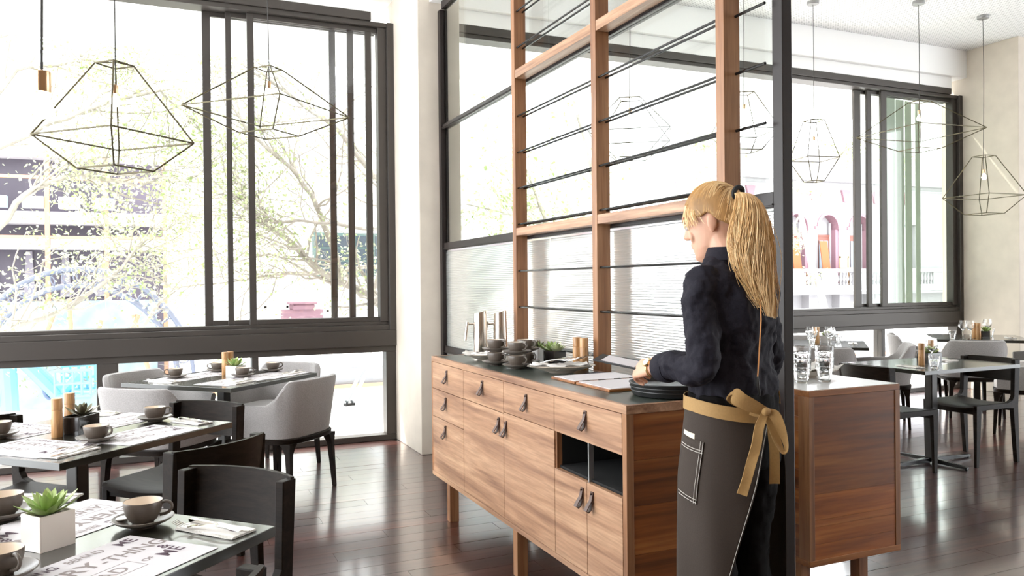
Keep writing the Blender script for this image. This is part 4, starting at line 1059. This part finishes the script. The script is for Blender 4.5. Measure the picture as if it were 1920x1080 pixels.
tree('tree', 'leafy pale tree whose long limb slants up to the left behind the sliding panels', (4.4, 11.6, -4.5),
     [([(4.4, 11.6, -4.5), (4.2, 11.6, -1.0), A(760, 610), A(700, 560), A(590, 500), A(500, 425), A(430, 360)], .10),
      ([A(640, 530), A(600, 400), A(560, 330), A(470, 250), A(420, 180)], .05),
      ([(4.2, 11.6, -1.0), A(790, 480, 12), A(720, 350, 12), A(640, 250, 12), A(560, 190, 12), A(480, 130, 12)], .07),
      ([A(720, 500, 12.5), A(600, 512, 12.5), A(480, 520, 12.5), A(330, 540, 12.5)], .035),
      ([A(720, 430, 11), A(620, 418, 11), A(520, 418, 11), A(430, 400, 11)], .03)], 7500, 4, lsz=.065)
tree('tree', 'dense pale tree filling the left part of the left window', (-3.2, 12.5, -4.5),
     [([(-3.2, 12.5, -4.5), (-3.1, 12.4, 0), (-2.9, 12.3, 3.0), (-2.4, 12.2, 4.6)], .14),
      ([(-3.1, 12.4, 0), A(20, 620, 12), A(120, 580, 12), A(230, 500, 12), A(300, 420, 12)], .05),
      ([(-3.0, 12.4, 1.5), A(30, 380, 12), A(130, 330, 12), A(260, 350, 12), A(370, 330, 12)], .05),
      ([(-2.9, 12.3, 2.5), A(60, 250, 12), A(180, 200, 12), A(300, 170, 12), A(380, 250, 12)], .05),
      ([(-2.9, 12.3, 3), A(30, 130, 12), A(150, 110, 12), A(280, 130, 12)], .05),
      ([A(260, 620, 12.5), A(330, 545, 12.5), A(250, 480, 12.5)], .03)], 13000, 8, lsz=.068)
tree('tree', 'sparse pale tree beyond the glass screen', (9.9, 13.6, -4.5),
     [([(9.9, 13.6, -4.5), (9.4, 15, -1), (9.0, 15, 2), (8.2, 15, 5)], .16), ([(9.4, 15, 0), (7.8, 15, 2), (6.6, 14.6, 4)], .07), ([(9.2, 15, 1), (10.6, 15, 3), (11.8, 15, 4.6)], .07), ([(9, 15, 2), (7.4, 15, 2.6), (5.6, 15, 3)], .05)], 6500, 12, lsz=.11)
tree('tree', 'thin leaf sprays hanging above the arched balcony, right window', (22, 21.5, -4.5),
     [([(22, 21.5, -4.5), (21.6, 21.5, 1), (20.8, 21.5, 6)], .2), ([(21, 21.5, 4.5), (23, 21.5, 6.4), (25.6, 21.5, 6.3)], .09)], 2200, 15, lsz=.12)
# ---------------- waitress ----------------
def unproj(p):
    d = Vector(p) - Vector((0, 0, CH)); z = d.dot(CF); return 960 + 1483 * d.dot(CX) / z, 540 + 1483 * d.dot(CD) / z
PO = Vector((1.672, 2.04, 0)); PR = D(14.5)
pers = thing('person', 'woman with long blonde ponytail in navy shirt and dark apron standing at the sideboard', 'person', PO, PR)
PM = Matrix.Translation(PO) @ Matrix.Rotation(PR, 4, 'Z'); PI_ = PM.inverted()
def ell(c, rx, ry, z, n=24, e=1.0, fx=None):
    return [(c[0] + rx * math.copysign(abs(math.cos(a)) ** e, math.cos(a)), c[1] + ry * math.copysign(abs(math.sin(a)) ** e, math.sin(a)), z) for a in [2 * PI * k / n for k in range(n)]]
def limb(mb, pts, rs, n=16, sub=5):
    P_ = [Vector(p) for p in pts]; out = []; ro = []
    for i in range(len(P_) - 1):
        p0 = P_[max(i - 1, 0)]; a = P_[i]; b_ = P_[i + 1]; p3 = P_[min(i + 2, len(P_) - 1)]
        for k in range(sub):
            q = k / sub; out.append(.5 * ((2 * a) + (b_ - p0) * q + (2 * p0 - 5 * a + 4 * b_ - p3) * q * q + (3 * a - p0 - 3 * b_ + p3) * q ** 3)); s_ = q * q * (3 - 2 * q); ro.append(rs[i] * (1 - s_) + rs[i + 1] * s_)
    out.append(P_[-1]); ro.append(rs[-1]); mb.tube(out, ro, n); return mb
def ball(mb, c, rx, ry, rz, n=16, M=None):
    rings = []
    for i in range(n // 2 + 1):
        t_ = PI * i / (n // 2); rings.append([(rx * math.sin(t_) * math.cos(2 * PI * k / n) + 1e-5 * math.cos(2 * PI * k / n), ry * math.sin(t_) * math.sin(2 * PI * k / n), -rz * math.cos(t_)) for k in range(n)])
    b2 = MB(); b2.loft(rings)
    for i, p in enumerate(b2.v):
        q = Vector(p); q = (M @ q) if M else q; b2.v[i] = tuple(q + Vector(c))
    mb.add(b2.v, b2.f); return mb
def fuse(mb, name, mt, parent, vox, smooth_it=4, disp=None):
    o = mb.build(name, mt, parent, smooth=False)
    r = o.modifiers.new('fuse', 'REMESH'); r.mode = 'VOXEL'; r.voxel_size = vox; r.use_smooth_shade = True
    s_ = o.modifiers.new('soften', 'SMOOTH'); s_.iterations = smooth_it; s_.factor = .6
    for i, (sc_n, st, dep) in enumerate(disp or []):
        tx = bpy.data.textures.new(name + '_fold_%d' % i, 'CLOUDS'); tx.noise_scale = sc_n; tx.noise_depth = dep
        dm = o.modifiers.new('fold', 'DISPLACE'); dm.texture = tx; dm.strength = st; dm.mid_level = .5
    return o
HM = Matrix.Translation((.004, .066, 1.577)) @ Matrix.Rotation(D(20), 4, 'Z') @ Matrix.Rotation(D(-16), 4, 'X')
body = MB()
hd = [(-.122, .060, .030, .018), (-.116, .082, .010, .030), (-.100, .092, -.015, .043), (-.075, .094, -.050, .056), (-.045, .093, -.080, .064), (-.015, .090, -.094, .070), (.01, .088, -.100, .0735), (.04, .092, -.104, .0755), (.07, .082, -.098, .071), (.095, .058, -.078, .056), (.110, .025, -.045, .034), (.115, .0, -.02, .012)]
rings = []
for z, yf, yb, rx in hd:
    rings.append([(rx * math.copysign(abs(math.cos(a)) ** .9, math.cos(a)), (yf + yb) / 2 + (yf - yb) / 2 * math.sin(a), z) for a in [2 * PI * k / 28 for k in range(28)]])
hb_ = MB().loft(rings)
hb_.loft([[(-.006, .088, .030), (.006, .088, .030), (.005, .096, .030), (-.005, .096, .030)], [(-.009, .086, .0), (.009, .086, 0), (.006, .106, -.002), (-.006, .106, -.002)], [(-.015, .08, -.026), (.015, .08, -.026), (.009, .117, -.022), (-.009, .117, -.022)], [(-.013, .08, -.033), (.013, .08, -.033), (.007, .108, -.032), (-.007, .108, -.032)]])
ball(hb_, (0, .089, -.052), .022, .010, .0055); ball(hb_, (0, .088, -.061), .019, .010, .006); ball(hb_, (0, .082, -.098), .020, .014, .014); ball(hb_, (0, .084, .036), .055, .012, .012)
for s in (-1, 1):
    ball(hb_, (s * .032, .074, -.030), .022, .012, .022)
    EM = Matrix.Rotation(s * -.35, 3, 'Z') @ Matrix.Rotation(.18, 3, 'X')
    ball(hb_, (s * .0775, -.012, -.010), .007, .017, .030, M=EM); ball(hb_, (s * .076, -.006, -.034), .006, .009, .010)
hb_.xf(HM); body.add(hb_.v, hb_.f)
limb(body, [(0, .0, 1.40), (0, .012, 1.46), (-.0, .035, 1.51), (.0, .045, 1.55)], [.070, .054, .050, .052], 20)
body.loft([ell((0, 0), .130, .085, .95), ell((0, 0), .118, .085, 1.08), ell((0, 0), .135, .09, 1.25), ell((0, 0), .15, .085, 1.37), ell((0, 0), .07, .055, 1.43)])
LS, LE, LW = Vector((-.160, -.005, 1.368)), Vector((-.205, -.040, 1.125)), Vector((-.148, .205, 1.098))
RS, RE, RW = Vector((.155, -.0, 1.36)), Vector((.188, -.005, 1.12)), Vector((.205, .12, .99))
for S_, E_, W_ in ((LS, LE, LW), (RS, RE, RW)): limb(body, [S_, (S_ + E_) / 2, E_, E_.lerp(W_, .35), W_], [.046, .042, .036, .037, .0255])
def hand(mb, W_, a, n_, sgn):
    a = a.normalized(); n_ = (n_ - a * n_.dot(a)).normalized(); b_ = a.cross(n_) * sgn
    rings = []
    for q, wb, wn in ((-.02, .026, .021), (0, .026, .018), (.02, .032, .017), (.05, .039, .0165), (.078, .041, .0145), (.092, .038, .011)):
        rings.append([W_ + a * q + b_ * wb * math.cos(t_) + n_ * wn * math.sin(t_) for t_ in [2 * PI * k / 18 for k in range(18)]])
    mb.loft(rings)
    for off, L_, kk in ((.030, 1.0, .088), (.010, 1.08, .093), (-.011, 1.0, .089), (-.030, .80, .080)):
        p = W_ + a * kk * .95 + b_ * off; pts = [W_ + a * .05 + b_ * off * .9, p]; rs = [.009, .0100]
        for L0, ang, r_ in ((.040, 38, .0088), (.025, 88, .0082), (.020, 128, .0068)):
            d = a * math.cos(D(ang)) - n_ * math.sin(D(ang)); p = p + d * L0 * L_; pts.append(p); rs.append(r_)
        limb(mb, pts, rs, 10, 3)
    limb(mb, [W_ + a * .012 + b_ * .020 - n_ * .004, W_ + a * .045 + b_ * .042 - n_ * .014, W_ + a * .075 + b_ * .048 - n_ * .026, W_ + a * .098 + b_ * .040 - n_ * .036], [.014, .0125, .0105, .008], 10, 4)
def loc3(v): return (PI_.to_3x3() @ Vector(v))
aL = (LW - LE).normalized() + Vector((.02, 0, -.02)); nL = loc3((-.72, -.35, .62))
hand(body, LW, aL, nL, 1)
aR = (RW - RE).normalized(); hand(body, RW, aR, Vector((.5, -.1, .8)), -1)
for s in (-1, 1):
    limb(body, [(s * .075, 0, .93), (s * .085, .0, .75), (s * .088, .005, .50), (s * .09, -.01, .32), (s * .092, -.02, .10)], [.075, .072, .048, .048, .03])
    limb(body, [(s * .092, -.03, .06), (s * .095, .06, .04), (s * .098, .15, .03)], [.035, .035, .025])
fuse(body, 'body', skin, pers, .0035, 3)
# eyes
for s in (-1, 1):
    e_ = ball(MB(), (s * .031, .0835, .004), .012, .009, .010).xf(HM).build('eye', mat('eye_white', (.8, .8, .78), .2), pers, smooth=True)
    ball(MB(), (s * .031, .0905, .003), .0045, .003, .0045).xf(HM).build('iris', mat('eye_iris', (.05, .09, .12), .1), e_, smooth=True)
    MB().tube([HM @ Vector((s * x, y, z)) for x, y, z in ((.016, .094, .022), (.032, .091, .028), (.05, .080, .022))], [.0025, .003, .0015], 8).build('eyebrow', haird, pers, smooth=True)
# shirt
shb = MB()
tor = [(1.000, .150, .112, 0), (1.05, .152, .116, 0), (1.10, .146, .110, .0), (1.17, .146, .110, 0), (1.25, .158, .116, -.002), (1.32, .172, .117, -.004), (1.375, .172, .105, -.004), (1.41, .140, .088, 0), (1.435, .105, .072, .004), (1.455, .070, .062, .010)]
shb.loft([ell((0, yc), rx, ry, z, 32, .9) for z, rx, ry, yc in tor])
for S_, E_, W_ in ((LS, LE, LW), (RS, RE, RW)):
    C_ = E_.lerp(W_, .70)
    limb(shb, [S_ + Vector((-S_.x * .35, 0, .004)), S_, (S_ + E_) / 2 + Vector((0, 0, .01)), E_ + Vector((0, -.004, .004)), E_.lerp(W_, .35), C_], [.045, .055, .055, .053, .050, .044], 20)
sh_ = fuse(shb, 'shirt', denim, pers, .0055, 4, [(.10, .030, 2), (.045, .018, 2), (.02, .005, 1)])
# collar, cuffs, yoke seam
cpts = lambda r, z, dz: [Vector((r * math.cos(t_), .016 + r * .95 * math.sin(t_), z + dz * math.sin(t_))) for t_ in [D(100 + 340 * k / 30) for k in range(31)]]
rg = []
for t_ in [D(105 + 330 * k / 36) for k in range(37)]:
    c, s = math.cos(t_), math.sin(t_)
    rg.append([(.066 * c, .012 + .064 * s, 1.440), (.056 * c, .018 + .056 * s, 1.488), (.060 * c, .018 + .060 * s, 1.490), (.080 * c, .012 + .076 * s, 1.448)])
MB().loft(rg, cap=True).build('collar', denim, sh_, smooth=True)
for E_, W_ in ((LE, LW), (RE, RW)):
    limb(MB(), [E_.lerp(W_, .60), E_.lerp(W_, .66), E_.lerp(W_, .80), E_.lerp(W_, .82)], [.047, .051, .047, .043], 24, 3).build('cuff', denim, sh_, smooth=True)
# trousers
tb_ = MB(); tb_.loft([ell((0, 0), .158, .118, 1.03, 28, .9), ell((0, -.004), .160, .120, .95, 28, .9), ell((0, -.010), .165, .126, .87, 28, .9), ell((0, -.008), .165, .125, .80, 28, .9)])
for s in (-1, 1): limb(tb_, [(s * .082, -.005, .86), (s * .088, 0, .70), (s * .090, .006, .50), (s * .092, -.008, .32), (s * .094, -.02, .09)], [.094, .086, .066, .064, .056], 18)
fuse(tb_, 'trousers', trous, pers, .007, 4, [(.06, .020, 2)])
for s in (-1, 1):
    MB().loft([[(s * .096 + x * w_, y, z) for x, z in ((-1, 0), (1, 0), (1, h * .6), (.5, h), (-.5, h), (-1, h * .6))] for y, w_, h in ((-.095, .02, .05), (-.08, .032, .085), (.0, .036, .085), (.08, .042, .06), (.15, .038, .045), (.175, .018, .03))]).build('shoe', mat('black_shoe', (.01, .01, .01), .4), pers, smooth=True)
# apron
def AP(th, z, off=0.0):
    k = max(0, min(1, (1.0 - z) / .7)); rx = .166 + .018 * min(1, k * 3) + .012 * k + off; ry = .125 + .022 * min(1, k * 3) + .012 * k + off
    fold = .004 * math.sin(th * 7 + z * 5) * k * 1.6
    return Vector(((rx + fold) * math.copysign(abs(math.cos(th)) ** .92, math.cos(th)), -.006 + (ry + fold) * math.copysign(abs(math.sin(th)) ** .92, math.sin(th)), z))
def solve(px, z, off=0):
    best = None
    for k in range(150, 300):
        P_ = PM @ AP(D(k), z, off); e_ = abs(unproj(P_)[0] - px)
        if best is None or e_ < best[0]: best = (e_, k)
    return D(best[1])
def zat(py, dep=2.5): return 1.38 - (py - 532) / 1483 * dep
edge = {}
NZ = 40; NT = 60; v_ = []; f_ = []
for i in range(NZ + 1):
    z = .985 - .70 * i / NZ
    tgt = 1422 - (1.0 - z) * 172; t1 = None
    q = max(0, min(1, (.985 - z) / .56)); t1 = D(272 - 62 * q ** .9)
    edge[i] = (t1, z)
    for j in range(NT + 1):
        th = D(-25) + (t1 - D(-25)) * j / NT; v_.append(AP(th, z, .004))
for i in range(NZ):
    for j in range(NT): a = i * (NT + 1) + j; f_.append((a, a + 1, a + NT + 2, a + NT + 1))
ap = MB().add(v_, f_).build('apron', apronm, pers, smooth=True, fix=False); sm = ap.modifiers.new('thick', 'SOLIDIFY'); sm.thickness = .0022; sm.offset = 0
def line(pts, r_=.0007, nm='stitching', mt=None, par=None): return MB().tube(pts, r_, 5).build(nm, mt or stitch, par or ap)
line([AP(edge[i][0] - .03, edge[i][1], .0058) for i in range(NZ + 1)])
# pocket
za, zb = zat(815), zat(928); tl, tr = solve(1279, .86), solve(1322, .86)
if tl > tr: tl, tr = tr, tl
v_ = []; f_ = []
for i in range(13):
    for j in range(11):
        q = j / 10; w0 = i / 12; v_.append(AP(tl + (tr - tl) * q * (1 - .18 * w0), za + (zb - za) * w0 - .012 * q, .008))
for i in range(12):
    for j in range(10): a = i * 11 + j; f_.append((a, a + 1, a + 12, a + 11))
pk = MB().add(v_, f_).build('pocket', apronm, ap, smooth=True, fix=False); sm = pk.modifiers.new('thick', 'SOLIDIFY'); sm.thickness = .002; sm.offset = 0
def PKp(q, w0): return AP(tl + (tr - tl) * q * (1 - .18 * w0), za + (zb - za) * w0 - .012 * q, .0098)
for w0 in (.14, .18): line([PKp(k / 10, w0) for k in range(11)])
for q in (.90, .98): line([PKp(q, k / 12) for k in range(13)])
for w0 in (.93, .98): line([PKp(k / 10, w0) for k in range(11)])
MB().loft([[AP(tl + (tr - tl) * k / 6, za + .012 - .006 * k / 6, .0045), AP(tl + (tr - tl) * k / 6, za + .012 - .006 * k / 6, .0065), AP(tl + (tr - tl) * k / 6, za - .03, .0065), AP(tl + (tr - tl) * k / 6, za - .03, .0045)] for k in range(5)]).build('order_slip', mat('cream_slip', (.75, .66, .52), .7), pk)
# ribbon band, bow and tails
rgs = []
for k in range(61):
    th = D(-25) + D(300) * k / 60; zc = 1.000 - .038 * max(0, min(1, (math.degrees(th) - 170) / 100)); rgs.append([AP(th, zc - .021, .008), AP(th, zc - .021, .0105), AP(th, zc + .021, .0115), AP(th, zc + .021, .009)])
band = MB().loft(rgs).build('apron_band', tanm, pers, smooth=True)
def ribbon(pts, nm='ribbon', th=.0018):
    """pts: (px, py, depth, width_px, twist)"""
    W_ = []
    for i, (px, py, d, wpx, tw) in enumerate(pts):
        a = Vector(pts[max(i - 1, 0)][:2]); b_ = Vector(pts[min(i + 1, len(pts) - 1)][:2]); t_ = (b_ - a).normalized(); s_ = Vector((-t_.y, t_.x)) * wpx / 2
        c = at(px, py, d=d); side = (CX * s_.x + CD * s_.y) * d / 1483 * math.cos(tw) + CF * (wpx / 2 * d / 1483) * math.sin(tw)
        W_.append((c - side, c + side))
    P_ = []
    for i in range(len(W_) - 1):
        for k in range(6):
            q = k / 6; q = q
            def cr_(j): 
                p0, p1, p2, p3 = W_[max(i - 1, 0)][j], W_[i][j], W_[i + 1][j], W_[min(i + 2, len(W_) - 1)][j]
                return .5 * ((2 * p1) + (p2 - p0) * q + (2 * p0 - 5 * p1 + 4 * p2 - p3) * q * q + (3 * p1 - p0 - 3 * p2 + p3) * q ** 3)
            P_.append((cr_(0), cr_(1)))
    P_.append(W_[-1]); rings = []
    for i, (a, b_) in enumerate(P_):
        t_ = (P_[min(i + 1, len(P_) - 1)][0] - P_[max(i - 1, 0)][0]); n_ = t_.cross(b_ - a)
        n_ = n_.normalized() * th if n_.length > 1e-9 else CF * th
        m_ = (a + b_) / 2 + n_ * 1.2
        rings.append([PI_ @ p for p in (a - n_, m_ - n_, b_ - n_, b_ + n_, m_ + n_, a + n_)])
    return MB().loft(rings).build(nm, tanm, band, smooth=True)
dk_ = 2.375
ribbon([(1436, 772, dk_, 16, 0), (1415, 763, dk_ - .02, 24, 0), (1392, 752, dk_ - .03, 28, .1), (1376, 741, dk_ - .02, 27, .2), (1372, 742, dk_ + .0, 24, .3), (1388, 756, dk_ + .02, 20, .2), (1412, 772, dk_ + .01, 16, 0), (1434, 776, dk_, 12, 0)], 'bow_loop')
ribbon([(1438, 772, dk_ - .01, 14, 0), (1452, 778, dk_ - .02, 20, .2), (1463, 800, dk_ - .02, 18, .3), (1473, 830, dk_ - .01, 10, .6), (1474, 846, dk_, 6, .9), (1468, 848, dk_ + .01, 8, .6), (1458, 828, dk_ + .01, 14, .2), (1446, 796, dk_ + .01, 15, 0), (1438, 778, dk_, 10, 0)], 'bow_loop')
ribbon([(1434, 776, dk_ - .015, 13, 0), (1424, 800, dk_ - .03, 17, .1), (1418, 835, dk_ - .045, 19, -.1), (1408, 870, dk_ - .055, 18, .2), (1400, 900, dk_ - .06, 18, 0), (1391, 928, dk_ - .065, 19, .1)], 'ribbon_tail')
ribbon([(1442, 778, dk_ + .01, 12, 0), (1448, 810, dk_ + .03, 17, .1), (1452, 850, dk_ + .04, 19, -.1), (1452, 907, dk_ + .05, 20, 0)], 'ribbon_tail')
ball(MB(), PI_ @ at(1437, 772, d=dk_ - .02), .017, .012, .013).build('knot', tanm, band, smooth=True)
# hair
def sk(az, el, r_=1.0):
    """az 0 = face, 90 = left, 180 = back; head space"""
    a, e_ = D(az), D(el); return Vector((-.078 * math.cos(e_) * math.sin(a), -.006 + .100 * math.cos(e_) * math.cos(a), .0 + .117 * math.sin(e_))) * r_
def emin(az):
    az = abs((az + 180) % 360 - 180)
    T_ = [(0, 42), (30, 36), (50, 26), (62, 14), (76, 8), (92, 12), (104, -4), (130, -22), (180, -34)]
    for (a0, e0), (a1, e1) in zip(T_[:-1], T_[1:]):
        if a0 <= az <= a1: return e0 + (e1 - e0) * (az - a0) / (a1 - a0)
    return -34
v_ = []; f_ = []; NA, NE = 72, 22
for i in range(NE + 1):
    for j in range(NA):
        az = 360 * j / NA; e0 = emin(az); el = e0 + (90 - e0) * i / NE; rr = 1.045 + .035 * min(1, i / 4); v_.append(HM @ sk(az, el, rr))
for i in range(NE):
    for j in range(NA): a = i * NA + j; b_ = i * NA + (j + 1) % NA; f_.append((a, b_, b_ + NA, a + NA))
hair = MB().add(v_, f_).build('hair', haird, pers, smooth=True, fix=False); sm = hair.modifiers.new('thick', 'SOLIDIFY'); sm.thickness = .006; sm.offset = 0
rnd = random.Random(5); PB = (180, 38)
pbv = sk(*PB); st = MB()
for k in range(1100):
    az = rnd.uniform(-180, 180); e0 = emin(az) + abs(rnd.gauss(0, 1)) * (6 if k % 3 else 30)
    if e0 > 85: continue
    s0 = sk(az, e0); pts = []; rr = rnd.uniform(1.075, 1.12); n = 12; wv = rnd.uniform(-.06, .06)
    for i in range(n + 1):
        q = i / n; d = s0.lerp(pbv, q)
        d = Vector((d.x / .078, (d.y + .006) / .100, d.z / .117)); 
        if d.length < .05: d = Vector((0, 0, 1))
        d += Vector((0, 0, .55 * math.sin(PI * q) * (1 if abs(az) < 100 else .3))); d.normalize()
        d = (d + Vector((wv * math.sin(PI * q * 2), 0, 0))).normalized()
        lift = rr - .02 * (1 - q) + .02 * math.sin(PI * q)
        pts.append(HM @ (Vector((d.x * .078, -.006 + d.y * .100, d.z * .117)) * lift))
    st.tube(pts, [.0011] * n + [.0006], 3, cap=False)
# fringe and loose strands in front of the ear
for k in range(90):
    s = -1 if k % 5 else 1; az = rnd.uniform(15, 62) * (1 if s < 0 else -1); p0 = sk(az, 52 + rnd.uniform(-8, 10), 1.08); p1 = sk(az + (6 if s < 0 else -6), 22, 1.17); p2 = sk(az + (22 if s < 0 else -22) * rnd.random(), 10 - rnd.uniform(0, 16), 1.14 + rnd.uniform(-.04, .03)); pts = []
    for i in range(11): q = i / 10; pts.append(HM @ (p0 * (1 - q) ** 2 + p1 * 2 * q * (1 - q) + p2 * q * q))
    st.tube(pts, [.0009] * 10 + [.0003], 3, cap=False)
tag(st.build('hair_strands', hairm, hair, smooth=True), kind='stuff')
path_ = [(1384, 361, 2.505, 7), (1397, 366, 2.475, 15), (1406, 388, 2.455, 25), (1409, 425, 2.435, 34), (1411, 465, 2.425, 38), (1417, 505, 2.415, 34), (1427, 540, 2.405, 26), (1436, 566, 2.40, 20), (1441, 592, 2.395, 13)]
def PT(q):
    x = q * (len(path_) - 1); i = min(int(x), len(path_) - 2); f = x - i
    def c(j, k): return path_[max(0, min(len(path_) - 1, j))][k]
    r_ = [.5 * ((2 * c(i, k)) + (c(i + 1, k) - c(i - 1, k)) * f + (2 * c(i - 1, k) - 5 * c(i, k) + 4 * c(i + 1, k) - c(i + 2, k)) * f * f + (3 * c(i, k) - c(i - 1, k) - 3 * c(i + 1, k) + c(i + 2, k)) * f ** 3) for k in range(4)]
    return PI_ @ at(r_[0], r_[1], d=r_[2]), r_[3] * r_[2] / 1483
sx_ = PI_.to_3x3() @ CX; sf_ = PI_.to_3x3() @ CF
core = MB(); core.loft([[PT(q)[0] + sx_ * PT(q)[1] * .72 * math.cos(a) + sf_ * PT(q)[1] * .42 * math.sin(a) for a in [2 * PI * k / 14 for k in range(14)]] for q in [i / 20 for i in range(15)]])
core.build('ponytail', haird, hair, smooth=True)
ps = MB()
for k in range(1300):
    a = rnd.uniform(0, 2 * PI); r_ = math.sqrt(rnd.random()); cu, cw = r_ * math.cos(a), r_ * math.sin(a)
    end = min(1.0, .55 + .47 * rnd.random() ** .8 - .10 * (cu < -.2)); ph = rnd.choice((0, 2, 4)) + rnd.uniform(0, .8); am = rnd.uniform(.08, .28); n = 28; pts = []; fq = rnd.uniform(5, 11); stray = (rnd.random() < .12)
    for i in range(n + 1):
        q = end * i / n; c, w0 = PT(q); s_ = (1.0 + (.5 if stray else 0) * q)
        pts.append(c + sx_ * w0 * s_ * (cu + am * math.sin(fq * q + ph + cu * 2)) + sf_ * w0 * .5 * (cw + am * math.cos(fq * q + ph)) + Vector((0, 0, -.01 * q * abs(cu))))
    ps.tube(pts, [.0010 * (1 - .5 * (i / n) ** 3) for i in range(n + 1)], 3, cap=False)
tag(ps.build('ponytail_strands', hairm, hair, smooth=True), kind='stuff')
c0, _ = PT(.0); c1, _ = PT(.10); tdir = (c1 - c0).normalized()
MB().tube([c0 + (tdir.orthogonal().normalized() * math.cos(a) + tdir.cross(tdir.orthogonal().normalized()) * math.sin(a)) * .017 for a in [2 * PI * k / 20 for k in range(20)]], .008, 8, closed=True).build('hair_tie', mat('black_elastic', (.01, .01, .01), .8), hair, smooth=True)
# lanyard, watch
line([PI_ @ at(x, y, d=z) for x, y, z in ((1426, 560, 2.40), (1427, 600, 2.39), (1424, 650, 2.40), (1421, 700, 2.40), (1420, 712, 2.40))], .0022, 'lanyard', orange, sh_)
limb(MB(), [PI_ @ at(x, y, d=2.395) for x, y in ((1420, 706), (1421, 722), (1425, 742))], [.004, .005, .003], 8, 3).build('key_clip', mat('black_clip', (.02, .02, .02), .4), sh_, smooth=True)
wa = (LW - LE).normalized(); wc = LW - wa * .002; wn = (loc3((-.72, -.35, .62)) - wa * loc3((-.72, -.35, .62)).dot(wa)).normalized(); wb2 = wa.cross(wn)
wt = MB().tube([wc + wn * .026 * math.cos(a) + wb2 * .030 * math.sin(a) for a in [2 * PI * k / 28 for k in range(28)]], .0035, 8, closed=True).build('watch', gold, pers, smooth=True)
MB().cyl(wc + wn * .026, wc + wn * .034, .016, n=24).build('watch_case', gold, wt, smooth=True)
MB().cyl(wc + wn * .034, wc + wn * .035, .013, n=24).build('watch_face', mat('pearl_dial', (.6, .7, .72), .2), wt, smooth=True)
# folder held in the hand
hp = PM @ (LW + wa * .115 + Vector((0, 0, .012)))
fo = thing('bill_folder', 'slim black folder with a white slip held in the waitress\'s left hand', 'folder', hp, PR + .25)
fo.rotation_euler = (D(8), D(-12), PR + .25)
MB().box(-.035, .035, -.03, .14, -.003, .003).build('cover', mat('black_folder', (.015, .015, .015), .4), fo, bev=.001)
MB().box(-.03, .03, -.02, .11, .0035, .0045).build('slip', paper, fo)
